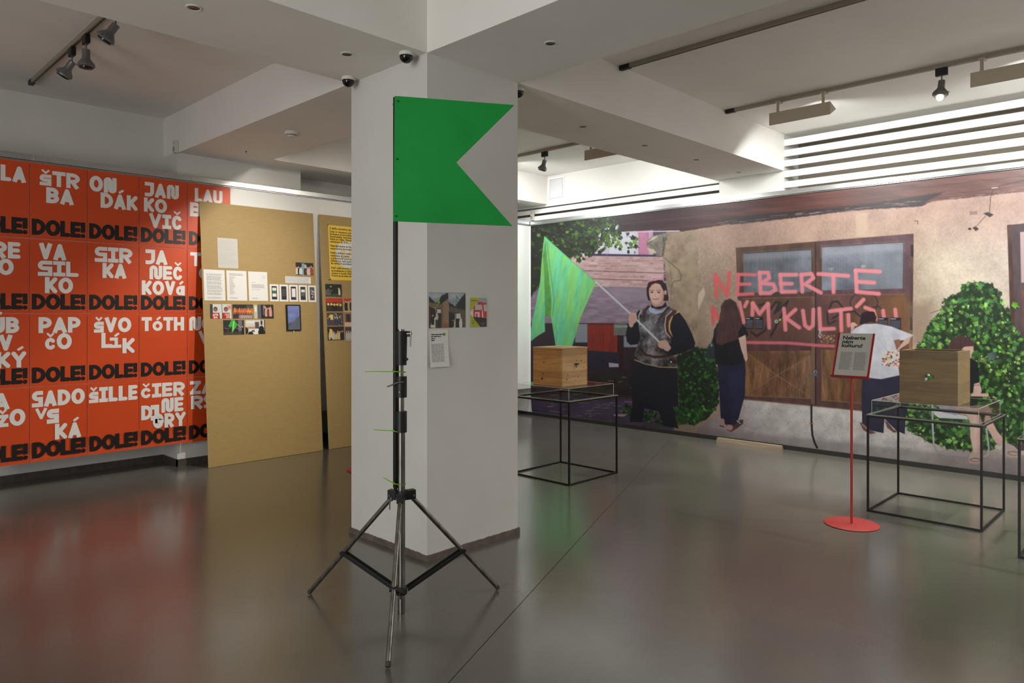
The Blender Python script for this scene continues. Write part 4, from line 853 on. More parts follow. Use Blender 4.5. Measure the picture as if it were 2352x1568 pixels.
def vitrine(x0, x1, y0, y1, label):
    t = thing('display_table', label, 'table', ((x0+x1)/2, (y0+y1)/2, 0), 'steel frame tables with clear hoods'); b = .0145; zt = .766
    for x in (x0, x1-b):
        for y in (y0, y1-b): MB().box((x, y, 0), (x+b, y+b, zt)).build('leg', FRAME, t)
    for z in (0.0, zt-b):
        for y in (y0, y1-b): MB().box((x0+b, y, z), (x1-b, y+b, z+b)).build('rail', FRAME, t)
        for x in (x0, x1-b): MB().box((x, y0+b, z), (x+b, y1-b, z+b)).build('rail', FRAME, t)
    i = .028; zf = zt+.0015; h = .118; e = .004
    hd = MB()
    for A, B in (((x0+i, y0+i, zf+e), (x1-i, y0+i+e, zf+h-e)), ((x0+i, y1-i-e, zf+e), (x1-i, y1-i, zf+h-e)), ((x0+i, y0+i+e, zf+e), (x0+i+e, y1-i-e, zf+h-e)), ((x1-i-e, y0+i+e, zf+e), (x1-i, y1-i-e, zf+h-e))):
        hd.box(A, B)
    hd.box((x0+i, y0+i, zf+h-e), (x1-i, y1-i, zf+h))
    hd.build('hood', ACRY, t)
    rim = MB(); g = .0022; fz = .006      # glued flange and cut edges that catch the light
    o = -.004
    for A, B in (((x0+o, y0+o, zf), (x1-o, y0+i, zf+fz)), ((x0+o, y1-i, zf), (x1-o, y1-o, zf+fz)), ((x0+o, y0+i, zf), (x0+i, y1-i, zf+fz)), ((x1-i, y0+i, zf), (x1-o, y1-i, zf+fz))): rim.box(A, B)
    rim.build('hood_flange', ACRY, t)
    fe = MB(); w_ = .0016
    for A, B in (((x0+o, y0+o), (x1-o, y0+o+w_)), ((x0+o, y1-o-w_), (x1-o, y1-o)), ((x0+o, y0+o), (x0+o+w_, y1-o)), ((x1-o-w_, y0+o), (x1-o, y1-o)), ((x0+i-w_, y0+i-w_), (x1-i+w_, y0+i)), ((x0+i-w_, y1-i), (x1-i+w_, y1-i+w_)), ((x0+i-w_, y0+i-w_), (x0+i, y1-i+w_)), ((x1-i, y0+i-w_), (x1-i+w_, y1-i+w_))): fe.box((A[0], A[1], zf-.0002), (B[0], B[1], zf+fz+.0003))
    fe.build('flange_edge', ACEDGE2, t)
    ed = MB()
    for x in (x0+i, x1-i-g):
        for y in (y0+i, y1-i-g): ed.box((x-.0004, y-.0004, zf+fz), (x+g+.0004, y+g+.0004, zf+h))
    for y in (y0+i-.0004, y1-i-g): ed.box((x0+i, y, zf+h-g), (x1-i, y+g+.0004, zf+h+.0004))
    for x in (x0+i-.0004, x1-i-g): ed.box((x, y0+i, zf+h-g), (x+g+.0004, y1-i, zf+h+.0004))
    ed.build('hood_edge', ACEDGE, t)
    keep(t); return zf+h
ACEDGE2 = mat('clear_flange', (150, 150, 142), .25, spec=.6)
HT = vitrine(5.062, 5.808, 4.218, 4.958, 'black steel frame table with clear hood carrying the knotty pine box')
vitrine(6.080, 6.862, 1.198, 1.986, 'black steel frame table with clear hood carrying the open oak box')
vitrine(5.600, 6.382, .128, .909, 'black steel frame table cut off by the picture edge')

def wood(name, c1, c2, axis_y, planks, bands):
    m = bpy.data.materials.new(name); m.use_nodes = True; nt = m.node_tree; b = nt.nodes['Principled BSDF']; b.inputs['Roughness'].default_value = .5
    tc = nt.nodes.new('ShaderNodeTexCoord'); mp = nt.nodes.new('ShaderNodeMapping'); mp.inputs['Scale'].default_value = (1.6, 1.6, 16); wv = nt.nodes.new('ShaderNodeTexNoise'); wv.inputs['Scale'].default_value = bands; wv.inputs['Detail'].default_value = 7; wv.inputs['Distortion'].default_value = .6
    nt.links.new(tc.outputs['Object'], mp.inputs[0]); nt.links.new(mp.outputs[0], wv.inputs['Vector'])
    r = nt.nodes.new('ShaderNodeValToRGB'); r.color_ramp.elements[0].position = .32; r.color_ramp.elements[1].position = .66; r.color_ramp.elements[0].color = L4(*c1); r.color_ramp.elements[1].color = L4(*c2)
    nt.links.new(wv.outputs[0], r.inputs[0])
    # board-to-board tone steps
    sx = nt.nodes.new('ShaderNodeSeparateXYZ'); nt.links.new(tc.outputs['Object'], sx.inputs[0]); mu = nt.nodes.new('ShaderNodeMath'); mu.operation = 'MULTIPLY'; mu.inputs[1].default_value = planks; nt.links.new(sx.outputs[2], mu.inputs[0])
    fl_ = nt.nodes.new('ShaderNodeMath'); fl_.operation = 'FLOOR'; nt.links.new(mu.outputs[0], fl_.inputs[0]); wn = nt.nodes.new('ShaderNodeTexWhiteNoise'); wn.noise_dimensions = '1D'; nt.links.new(fl_.outputs[0], wn.inputs['W'])
    mr = nt.nodes.new('ShaderNodeMapRange'); mr.inputs[3].default_value = .82; mr.inputs[4].default_value = 1.1; nt.links.new(wn.outputs[0], mr.inputs[0])
    mx = nt.nodes.new('ShaderNodeMix'); mx.data_type = 'RGBA'; mx.blend_type = 'MULTIPLY'; mx.inputs[0].default_value = 1; nt.links.new(r.outputs[0], mx.inputs[6]); nt.links.new(mr.outputs[0], mx.inputs[7]); nt.links.new(mx.outputs[2], b.inputs['Base Color'])
    return m
PINE = wood('knotty_pine', (176, 122, 66), (204, 154, 96), 0, 14, 2.0); OAK = wood('oak_veneer', (116, 94, 58), (134, 112, 72), 0, 12, 2.6)
PINEP = wood('pale_pine', (188, 146, 98), (208, 170, 122), 0, 14, 2.0)
KNOT = mat('wood_knot', (74, 42, 20), .6); BRASS = mat('nickel_lock', (150, 148, 140), .3, 1.0); KEYG = mat('green_key_tag', (20, 150, 30), .4)
# pine box
z0 = HT+.001
c = onZ(1292, 888, z0); bx0, by0 = c[0], c[1]; byl = onX(1226, 884, bx0)[1]; bxr = onY(1349, 877, by0)[0]; bz = onX(1292, 799, bx0)[2]
side = max(byl-by0, bxr-bx0); byl = by0+side; bxr = bx0+side
pb = thing('wooden_box', 'closed knotty pine collection box with slot and green key tag', 'box', (bx0+side/2, by0+side/2, z0)); e = .018
MB().box((bx0, by0+e, z0), (bx0+e, byl, bz-.016)).build('side_panel', PINE, pb); MB().box((bx0, by0, z0), (bxr-e, by0+e, bz-.016)).build('front_panel', PINEP, pb)
MB().box((bx0+e, byl-e, z0), (bxr-e, byl, bz-.016)).build('back_panel', PINE, pb); MB().box((bxr-e, by0, z0), (bxr, byl, bz-.016)).build('side_panel', PINE, pb)
s0, s1 = .3, .7
lid = MB()
def LX(u): return bx0-.002+(side+.004)*u
def LY(u): return by0-.002+(side+.004)*u
for u0, u1, v0, v1 in ((0, 1, 0, .42), (0, 1, .58, 1), (0, .28, .42, .58), (.72, 1, .42, .58)): lid.box((LX(u0), LY(v0), bz-.0155), (LX(u1), LY(v1), bz))
lid.build('lid', PINEP, pb)
MB().box((bx0+e, by0+e, z0), (bxr-e, byl-e, z0+.01)).build('bottom', PINE, pb)
for x, y, r in ((1249, 832, .007), (1247, 858, .007), (1245, 869, .012)):
    q = onX(x, y, bx0-.0006); MB().lathe([(r, 0), (r*.9, .0006)], q, (-1, 0, 0), 12).build('knot', KNOT, pb)
for x, y, r in ((1325, 827, .008), (1335, 828, .009), (1335, 834, .005), (1343, 832, .004), (1341, 844, .006), (1304, 862, .007), (1302, 871, .009), (1328, 866, .007), (1321, 873, .006), (1346, 799, .004), (1347, 863, .004), (1331, 860, .004)):
    q = onY(x, y, by0-.0006); MB().lathe([(r*.8, 0), (r*.7, .0006)], q, (0, -1, 0), 10).build('knot', KNOT, pb)
q = onY(1321, 835, by0); lk = MB().lathe([(.015, 0), (.015, .004), (.011, .006)], q, (0, -1, 0), 18).build('lock', BRASS, pb, smooth=True)
MB().lathe([(.004, 0), (.004, .03)], q, (0, -1, 0), 8).obox(q+np.array([-.004, -.02, -.035]), (.008, 0, 0), (0, .003, 0), (0, 0, .035)).build('key', mat('dark_key', (48, 46, 44), .4, .8), lk)
MB().obox(q+np.array([.004, -.028, -.012]), (.026, 0, 0), (0, .006, 0), (0, 0, .02)).build('key_tag', KEYG, lk)
keep(pb)
# oak box, open at the top
c = onZ(2200, 932.3, z0); bx0, by0 = c[0], c[1]; byl = onX(2066.2, 920.7, bx0)[1]; bz = onX(2200, 808, bx0)[2]; bxr = onY(2228, 806, by0)[0]
ob = thing('wooden_box', 'open oak box with round lock and green key tag', 'box', ((bx0+bxr)/2, (by0+byl)/2, z0)); e = .018
MB().box((bx0, by0, z0), (bx0+e, byl, bz)).build('front_panel', OAK, ob); MB().box((bxr-e, by0, z0), (bxr, byl, bz)).build('back_panel', OAK, ob)
MB().box((bx0+e, by0, z0), (bxr-e, by0+e, bz)).build('side_panel', OAK, ob); MB().box((bx0+e, byl-e, z0), (bxr-e, byl, bz)).build('side_panel', OAK, ob); MB().box((bx0+e, by0+e, z0), (bxr-e, byl-e, z0+.012)).build('bottom', OAK, ob)
q = onX(2131, 863, bx0); lk = MB().lathe([(.020, 0), (.020, .003), (.015, .005)], q, (-1, 0, 0), 24).build('lock', BRASS, ob, smooth=True)
MB().lathe([(.005, 0), (.005, .02)], q, (-1, 0, 0), 8).build('key', mat('dark_key', (48, 46, 44), .4, .8), lk)
MB().obox(q+np.array([-.03, -.040, -.014]), (.006, 0, 0), (0, .036, .0), (0, 0, .018)).build('key_tag', KEYG, lk)
MB().lathe([(.010, 0), (.010, .003)], q+np.array([-.024, .004, -.022]), (-1, 0, 0), 14).tube([q+np.array([-.024, .006, -.03]), q+np.array([-.024, .01, -.04])], .003, 6).build('white_key', mat('white_key_tag', (222, 220, 212), .4), lk)
keep(ob)

# ---------------------------------------------------------------- red sign stands
RED = mat('red_powder_coat', (166, 52, 50), .42); REDD = mat('red_lacquer_edge', (142, 24, 22), .4); PAPERG = mat('white_sign_sheet', (180, 177, 170), .55)
TEXTG = mat('grey_small_print', (120, 118, 110), .7); INKB = mat('black_print', (24, 24, 22), .6)
def sign_stand(base, label, full=True):
    t = thing('sign_stand', label, 'sign', tuple(base), 'red floor sign stands'); base = np.array(base)
    MB().lathe([(.182, 0), (.190, .003), (.190, .006), (.184, .009), (.006, .0095)], base, (0, 0, 1), 56).build('base', RED, t, smooth=True)
    MB().lathe([(.009, 0), (.009, 1.115)], base+np.array([0, 0, .009]), (0, 0, 1), 16).build('pole', RED, t, smooth=True)
    wy, up = np.array([0, -1., 0]), np.array([.135, 0, .318]); hgt = np.linalg.norm(up); uu = up/hgt; nn = np.cross(uu, wy); nn = nn if nn[0] < 0 else -nn
    w = .262; c0 = base+np.array([-.03, w/2, 1.108])
    MB().obox(c0, wy*w, uu*hgt, -nn*.006).build('board', RED, t)
    for s in (0, w-.012): MB().obox(c0+wy*s+nn*.0002, wy*.012, uu*hgt, nn*.006).build('side_rail', REDD, t)
    MB().obox(c0-wy*.006-uu*.012+nn*.02, wy*(w+.012), uu*.012, -nn*.03).build('ledge', REDD, t)
    sh = MB().obox(c0+wy*.012+nn*.0004, wy*(w-.024), uu*hgt, nn*.0016).build('sheet', PAPERG, t)
    o = c0+nn*.0022; m = MB()
    for k, (ln, sx) in enumerate((('Neberte', .046), ('nám', .046), ('kulturu!', .046))):
        flat_text(m, ln, .0405, o+wy*.036+uu*(hgt-.050-k*.0315), wy, uu, nn, lift=.0002, bold=.0013, extend=1.18)
    m.build('title_lettering', INKB, sh)
    m = MB(); rr = random.Random(4)
    for cx in (.040, .142):
        for k in range(27):
            z = hgt-.155-k*.0053
            if z < .02: break
            x = 0; lim = rr.uniform(.074, .092)
            while x < lim:
                l = min(rr.uniform(.006, .018), lim-x); p = o+wy*(cx+x)+uu*z+nn*.0003; m.add([p, p+wy*l, p+wy*l+uu*.0028, p+uu*.0028], [(0, 1, 2, 3)]); x += l+.003
    m.build('small_lettering', TEXTG, sh)['kind'] = 'stuff'
    keep(t)
b = onZ(1956, 1204); sign_stand((b[0], b[1], 0), 'red floor sign stand with tilted text board beside the oak box table')
b = onZ(797, 1078); sign_stand((b[0]+.135, b[1]-.135, 0), 'red floor sign stand almost hidden behind the pillar')
# batten on the floor under the mural
a_, b_ = onX(1651, 1008, 8.12), onX(1799, 1025, 8.12)
bt = thing('wooden_batten', 'pale double timber batten lying on the floor against the mural', 'batten', (8.09, float(a_[1]+b_[1])/2, 0)); TIMB = mat('pale_raw_timber', (150, 136, 116), .7, noise=.8, nscale=12, stretch=(1, .1, 1), rgb2=(128, 104, 86))
MB().box((8.06, float(b_[1]), 0), (8.12, float(a_[1]), .028)).build('lower_lath', TIMB, bt); MB().box((8.063, float(b_[1])+.004, .0285), (8.119, float(a_[1])-.003, .052)).build('upper_lath', TIMB, bt); keep(bt)
# ---------------------------------------------------------------- lights, tracks and fittings on the ceiling
TRK = mat('grey_track_metal', (150, 142, 128), .45, .2); TRKD = mat('black_track_end', (22, 20, 18), .5); SILV = mat('silver_lamp_paint', (120, 118, 118), .38, .6); LENS = mat('dark_lens', (24, 20, 16), .15)
WHP = mat('white_plastic', (220, 216, 206), .5); WASH = mat('beige_lamp_housing', (176, 164, 144), .5)
def track(x, y0, y1, end, label):
    t = thing('light_track', label, 'light track', (x, (y0+y1)/2, ZC), 'ceiling light tracks')
    MB().box((x-.018, y0, ZC-.034), (x+.018, y1, ZC)).build('rail', TRK, t); MB().box((x-.005, y0, ZC-.0352), (x+.005, y1, ZC-.034)).build('slot', TRKD, t)
    if end is not None: MB().box((x-.019, end-.05, ZC-.038), (x+.019, end+.05, ZC-.0001)).build('end_cap', TRKD, t)
    keep(t)
track(4.97, -3.5, 3.53, 3.53, 'grey ceiling track without lamps in front of the pillar beam')
track(TRACK_X, -3.5, 3.53, 3.53, 'grey ceiling track with washers above the mural, right of the beam')
track(TRACK_X, 4.50, 7.22, None, 'grey ceiling track in the far coffer above the green printed flag')
track(1.59, 4.50, 7.55, 7.55, 'grey ceiling track with three spotlights above the orange posters')

def spot(x, y, aim, label, lit=False, face=(0, 1, 0)):
    t = thing('track_spotlight', label, 'spotlight', (x, y, ZC-.034), 'track spotlights')
    zt = ZC-.0362
    MB().box((x-.017, y-.045, zt-.062), (x+.017, y+.045, zt)).build('adapter', TRKD, t, bevel=.002)
    a = np.array(aim, float); a /= np.linalg.norm(a); s = np.array([-a[1], a[0], 0]); s = s/np.linalg.norm(s) if np.linalg.norm(s) > .01 else np.array([1., 0, 0])
    piv = np.array([x, y, zt-.062-.05]); MB().tube([(x, y, zt-.062), tuple(piv)], .006, 10).build('arm', SILV, t, smooth=True)
    o = piv+s*.0; o = o-a*.01
    bd = MB().lathe([(.012, -.012), (.026, -.01), (.027, .05), (.032, .062), (.056, .092), (.060, .104), (.060, .112), (.052, .118)], o+a*.012, tuple(a), 28).build('lamp_body', SILV, t, smooth=True)
    MB().lathe([(.051, .112), (.046, .128), (.02, .134)], o+a*.012, tuple(a), 24).build('lens', SILV if lit else LENS, bd, smooth=True)
    if lit: MB().lathe([(.001, .128), (.022, .132), (.026, .142), (.018, .156), (.001, .16)], o+a*.012, tuple(a), 20).build('bulb', mat('glowing_bulb', (255, 240, 210), .3, emit=(255, 236, 196), estr=40.), bd, smooth=True)
    MB().tube([o+a*.118+s*.056, o+a*.118+s*.074], .004, 6).build('clip', SILV, bd)
    keep(t); return o+a*.19
spot(1.59, 6.30, (-.35, .42, -.75), 'silver spotlight on the poster track, lowest of the three')
spot(1.59, 5.94, (.02, .05, -1), 'silver spotlight on the poster track pointing straight down, middle of the three')
spot(1.59, 5.28, (-.45, .35, -.8), 'silver spotlight partly hidden by the beam edge, upper one of the three')
sp = spot(TRACK_X, 1.63, (-.2, .05, -1), 'lit spotlight glowing between two washers above the mural', True)
spot_light('lit_spot', tuple(sp), (6.0, 1.9, 0), 120, 110, .9, (1, .9, .74), .03)
spot(TRACK_X, 6.07, (-.1, .3, -1), 'silver spotlight in the far coffer near the wall hatch')
def washer(y, label):
    t = thing('wall_washer', label, 'wall washer', (TRACK_X, y, ZC-.034), 'beige wall washers above the mural')
    x0 = TRACK_X-.075; L = .285; z1, z0 = 3.515, 3.397; zt = ZC-.0362
    prof = [(x0, z0), (x0, z1), (x0+.14, (z0+z1)/2+.02)]
    MB().add([(x0, y-L, z0), (x0, y+L, z0), (x0, y+L, z1), (x0, y-L, z1)]+[(x0+.006, y-L, z0), (x0+.006, y+L, z0), (x0+.006, y+L, z1), (x0+.006, y-L, z1)],
             [(0, 1, 2, 3), (7, 6, 5, 4), (0, 4, 5, 1), (1, 5, 6, 2), (2, 6, 7, 3), (3, 7, 4, 0)]).build('housing', WASH, t)
    MB().add([(x0+.006, y-L, z1), (x0+.006, y+L, z1), (x0+.14, y+L, z1-.04), (x0+.14, y-L, z1-.04), (x0+.006, y-L, z1-.006), (x0+.006, y+L, z1-.006), (x0+.14, y+L, z1-.046), (x0+.14, y-L, z1-.046)],
             [(0, 1, 2, 3), (7, 6, 5, 4), (0, 4, 5, 1), (1, 5, 6, 2), (2, 6, 7, 3), (3, 7, 4, 0)]).build('top_shield', WASH, t)
    for s in (-1, 1): MB().prism([(x0, y+s*L, z0), (x0, y+s*L, z1), (x0+.14, y+s*L, z1-.043)], (0, s*.004, 0)).build('end_plate', WASH, t)
    for k in (-.215, .215): MB().lathe([(.013, 0), (.013, zt-z1+.01)], (x0+.03, y+k, z1-.01), (0, 0, 1), 14).box((x0+.01, y+k-.02, zt-.012), (TRACK_X+.018, y+k+.02, zt)).build('stem', WASH, t)
    keep(t)
for wy, lb in zip(WASHERS, ('beige wall washer nearest the long beam, left of the lit spotlight', 'beige wall washer right of the lit spotlight, cut by the picture edge', None, 'beige wall washer in the far coffer, mostly hidden by the beam', None)):
    if lb: washer(wy, lb)

def downlight(x, y, r, label):
    t = thing('downlight', label, 'downlight', (x, y, ZB), 'recessed ceiling downlights')
    MB().lathe([(r, 0), (r, -.004), (r*.86, -.006), (r*.72, -.002)], (x, y, ZB), (0, 0, 1), 28, False).build('ring', WHP, t, smooth=True)
    MB().lathe([(r*.73, -.0032), (r*.4, -.0012), (.001, -.0005)], (x, y, ZB), (0, 0, 1), 24, False).build('glass', mat('dark_downlight_glass', (58, 54, 48), .3), t, smooth=True)
    keep(t)
for (px, py), lb in zip([(445, 17), (797, 124), (1265, 99), (1339, 290), (1481, 333), (1600, 366), (1697, 395)],
        ['recessed downlight in the beam nearest the spotlight track', 'recessed downlight in the beam left of the dome cameras', 'recessed downlight in the beam right of the pillar top', 'recessed downlight in the long beam, closest to the pillar', 'recessed downlight in the long beam, second from the pillar', 'recessed downlight in the long beam, third from the pillar', 'recessed downlight at the mural end of the long beam']):
    p = onZ(px, py, ZB); downlight(float(p[0]), float(p[1]), .042, lb)
def dome(px, py, label):
    p = onZ(px, py, ZB); x, y = float(p[0]), float(p[1]); t = thing('dome_camera', label, 'camera', (x, y, ZB), 'black dome cameras')
    MB().lathe([(.046, 0), (.047, -.012), (.044, -.022)], (x, y, ZB), (0, 0, 1), 28).build('base', WHP, t, smooth=True)
    MB().lathe([(.043, -.0225)]+[(.043*math.cos(a), -.024-.043*math.sin(a)) for a in np.linspace(0, 1.55, 9)], (x, y, ZB), (0, 0, 1), 28).build('dome', mat('smoked_dome', (14, 15, 16), .08, spec=.6), t, smooth=True)
    keep(t)
dome(933, 121, 'black dome camera by the pillar corner, nearest the viewer'); dome(800, 178, 'black dome camera at the left edge of the pillar top'); dome(1190, 204, 'black dome camera peeking out behind the pillar')
p = onZ(669, 303, ZB); t = thing('smoke_detector', 'round white smoke detector under the beam', 'detector', (float(p[0]), float(p[1]), ZB))
MB().lathe([(.06, 0), (.062, -.014), (.056, -.024), (.046, -.026)], tuple(p), (0, 0, 1), 28).build('base', WHP, t, smooth=True); MB().lathe([(.040, -.0265), (.042, -.036), (.032, -.046), (.012, -.048)], tuple(p), (0, 0, 1), 28).build('chamber', WHP, t, smooth=True); MB().lathe([(.0425, -.030), (.0428, -.034)], tuple(p), (0, 0, 1), 20).build('slot', TRKD, t); keep(t)
p = onZ(632, 367, ZB); t = thing('sprinkler', 'tiny ceiling sprinkler head by the coffer corner', 'sprinkler', (float(p[0]), float(p[1]), ZB)); MB().lathe([(.02, 0), (.018, -.004)], tuple(p), (0, 0, 1), 16).build('plate', WHP, t); MB().lathe([(.006, -.004), (.006, -.02), (.014, -.022)], tuple(p), (0, 0, 1), 12).build('nozzle', BRASS, t); keep(t)
p = onZ(565, 346, ZB); t = thing('sprinkler', 'tiny ceiling sprinkler head beyond the smoke detector', 'sprinkler', (float(p[0]), float(p[1]), ZB)); MB().lathe([(.02, 0), (.018, -.004)], tuple(p), (0, 0, 1), 16).build('plate', WHP, t); MB().lathe([(.006, -.004), (.006, -.018)], tuple(p), (0, 0, 1), 12).build('nozzle', TRKD, t); keep(t)
def sensor(p, d, label):
    p = np.array(p, float); d = np.array(d, float); s = np.cross((0, 0, 1.), d); t = thing('motion_sensor', label, 'sensor', tuple(p))
    MB().obox(p-s*.03-UP*.065, s*.06, d*.04, UP*.13).build('case', mat('cream_plastic', (206, 200, 184), .5), t, bevel=.004)
    MB().obox(p-s*.022-UP*.05+d*.0402, s*.044, d*.003, UP*.045).build('window', mat('grey_sensor_window', (150, 150, 148), .4), t); MB().obox(p-s*.006+UP*.035+d*.0402, s*.012, d*.001, UP*.008).build('mark', mat('grey_print', (110, 108, 104), .6), t); keep(t)
p = onX(403, 337, 2.87); sensor((2.893-.0005, float(p[1]), float(p[2])), (-1, 0, 0), 'cream motion sensor on the beam end above the posters')
p = onX(1224, 491, 8.1); sensor((8.199, float(onX(1224, 491, 8.19)[1]), 3.085), (-1, 0, 0), 'cream motion sensor in the corner on the louvre slats')
a_, b_ = onX(1258, 407, 8.199), onX(1296, 455, 8.199); t = thing('access_hatch', 'pale square wall hatch beside the far coffer corner', 'hatch', (8.2, float(a_[1]+b_[1])/2, 3.29))
ya, yb = 7.235, 6.93; MB().box((8.1925, yb, 3.285), (8.1995, ya, 3.625)).build('frame', PANELW, t); MB().box((8.190, yb+.03, 3.315), (8.1924, ya-.03, 3.595)).build('door', mat('pale_grey_hatch', (196, 194, 196), .5), t)
hl = MB()
for A, B in (((yb+.024, 3.309), (ya-.024, 3.313)), ((yb+.024, 3.597), (ya-.024, 3.601)), ((yb+.024, 3.309), (yb+.028, 3.601)), ((ya-.028, 3.309), (ya-.024, 3.601))): hl.box((8.1918, A[0], A[1]), (8.1924, B[0], B[1]))
hl.build('joint', TRKD, t); keep(t)
# ---------------------------------------------------------------- brown boards with papers, photos and a tablet
CARD = mat('brown_hardboard', (170, 143, 92), .62, noise=.5, nscale=60, stretch=(.22, 1, 1.6), rgb2=(160, 132, 80), detail=6)
CARDE = mat('pale_board_edge', (196, 172, 128), .7)
PAPER = mat('white_paper', (226, 224, 220), .6); PAPERW = mat('grey_paper', (196, 192, 186), .6); PRN = mat('grey_typed_ink', (146, 144, 144), .7); PRL = mat('light_typed_ink', (164, 162, 162), .7)
PHO = print_mat('glossy_photo_print', .35, .4)
UZ = np.array([0, .222, 2.745]); BH = float(np.linalg.norm(UZ)); UZ = UZ/BH; BN = np.cross(UZ, (1., 0, 0)); BN = BN if BN[1] < 0 else -BN
def board(x0, x1, y0, label):
    t = thing('leaning_board', label, 'board', ((x0+x1)/2, y0, 0), 'brown hardboard panels leaning on the partition'); o = np.array([x0, y0, .0025])
    MB().obox(o, (x1-x0, 0, 0), UZ*BH, -BN*.010).build('panel', CARD, t)
    MB().obox(o-np.array([.0016, 0, 0]), (.0015, 0, 0), UZ*BH, -BN*.010).build('cut_edge', CARDE, t)
    keep(t); return o
O1 = board(3.078, 4.392, 7.335, 'wide brown hardboard panel with letters, photos and a tablet'); O2 = board(4.475, 5.79, 7.338, 'brown hardboard panel with the yellow notice, half behind the pillar')
c4 = lambda x, y: (420+x/4.6125, 420+y/4.6125)
c5 = lambda x, y: (420+x/3.92, 700+y/3.92)
c9 = lambda x, y: (740+x/5.06, 490+y/5.06)
class Face:
    """a flat face with local axes u (right) and v (up), from the corner o"""
    def __init__(s, o, u, v, n): s.o, s.u, s.v, s.n = (np.array(k, float) for k in (o, u, v, n))
    def loc(s, x, y): q = on_plane(x, y, s.o, s.n)-s.o; return float(q@s.u), float(q@s.v)
    def pt(s, a, b, l=0.): return s.o+s.u*a+s.v*b+s.n*l
F1, F2 = Face(O1, (1, 0, 0), UZ, BN), Face(O2, (1, 0, 0), UZ, BN)
FP = Face((2.893, 3.585, 0), (1, 0, 0), (0, 0, 1), (0, -1, 0))
def rect_of(F, tl, br): a, b = F.loc(*tl); c, d = F.loc(*br); return a, d, c, b       # u0, v0, u1, v1
def bend(F, r, name, m, parent, lift=.0015, curl=0., side=0., n=8):
    u0, v0, u1, v1 = r; vs = []; fs = []
    for j in range(n+1):
        for i in range(n+1):
            a, b = i/n, j/n; vs.append(F.pt(u0+(u1-u0)*a, v0+(v1-v0)*b, lift+curl*(1-b)**2+side*(a-.5)**2*4*(1-b)))
    for j in range(n):
        for i in range(n): k = j*(n+1)+i; fs.append((k, k+1, k+n+2, k+n+1))
    return MB().add(vs, fs).build(name, m, parent, smooth=True)
def text_block(m, F, u0, v1, wid, n, pitch, h, lift, rr, ragged=.15, short=0., words=True):
    for k in range(n):
        w = wid*(1-rr.random()*ragged) if rr.random() > short else wid*rr.uniform(.1, .4); x = 0; v = v1-k*pitch
        while x < w:
            l = min(rr.uniform(.008, .03), w-x) if words else w
            p = [F.pt(u0+x, v, lift), F.pt(u0+x+l, v, lift), F.pt(u0+x+l, v+h, lift), F.pt(u0+x, v+h, lift)]; m.add(p, [(0, 1, 2, 3)]); x += l+.0035
def photo(F, tl, br, paint, name, label, parent_group, asp=(60, 40), lift=.0016, res=1.0):
    r = rect_of(F, tl, br); t = thing(name, label, 'photo', tuple(F.pt((r[0]+r[2])/2, r[1])), parent_group); W_, H_ = asp
    nc, nr = int(W_*res)+1, int(H_*res)+1; px = np.linspace(0, W_, nc); py = np.repeat(np.linspace(0, H_, nr)[:, None], nc, 1); k = Canvas(px, py); paint(k)
    U = r[0]+(r[2]-r[0])*px[None, :]/W_; V = r[3]-(r[3]-r[1])*py/H_; P = F.o+U[..., None]*F.u+V[..., None]*F.v+F.n*lift
    grid_sheet('print', P, k.ink(), PHO, t); MB().obox(F.pt(r[0], r[1], lift-.0009), F.u*(r[2]-r[0]), F.v*(r[3]-r[1]), F.n*.0005).build('backing', PAPER, t); keep(t)
rr = random.Random(9)
def put_text(k, txt, x, y, w, h, col, t=.25):
    for pts, th, c0, c1 in layout(txt, w, h, t): k.line([(x+a, y-b) for a, b in pts], th, col, .5)
# handwritten page and letters
def letter(name, tl, br, label, fn, m=PAPER, **kw):
    r = rect_of(F1, tl, br); t = thing(name, label, 'letter', tuple(F1.pt((r[0]+r[2])/2, r[1])), 'papers pinned to the wide brown board'); bend(F1, r, 'sheet', m, t, **kw); q = MB(); fn(q, r); q.build('lettering', PRN if m is PAPER else PRL, t)['kind'] = 'stuff'; keep(t)
def hand(q, r):
    w = r[2]-r[0]
    for k, f in enumerate((.75, .9, .7, .78, .85, .2, .9, .92, .45, .8, .9, .85)):
        v = r[3]-.03-k*.022-.004; x = r[0]+.015; xe = r[0]+.015+(w-.03)*f
        while x < xe:
            l = rr.uniform(.006, .016); dy = rr.uniform(-.0015, .0015); q.add([F1.pt(x, v+dy, .0028), F1.pt(x+l, v-dy, .0028), F1.pt(x+l, v-dy+.0018, .0028), F1.pt(x, v+dy+.0018, .0028)], [(0, 1, 2, 3)]); x += l+.002
letter('paper_sheet', c4(363, 578), c4(588, 908), 'handwritten grey page alone at the top of the wide brown board', hand, PAPERW)
def s1(q, r):
    w = r[2]-r[0]; v = r[3]-.048
    for n, g in ((2, .006), (6, .006), (4, .006), (5, .006), (3, .006), (3, .02), (2, 0)): text_block(q, F1, r[0]+.03, v, w-.06, n, .0085, .0032, .0026, rr, .12); v -= n*.0085+g
def s2(q, r):
    w = r[2]-r[0]; text_block(q, F1, r[0]+.03, r[3]-.035, w-.06, 3, .0085, .0032, .0026, rr); text_block(q, F1, r[0]+.03, r[3]-.07, (w-.06)*.42, 20, .0098, .0032, .0026, rr, .5); text_block(q, F1, r[0]+.03, r[1]+.03, w*.4, 2, .0085, .003, .0026, rr)
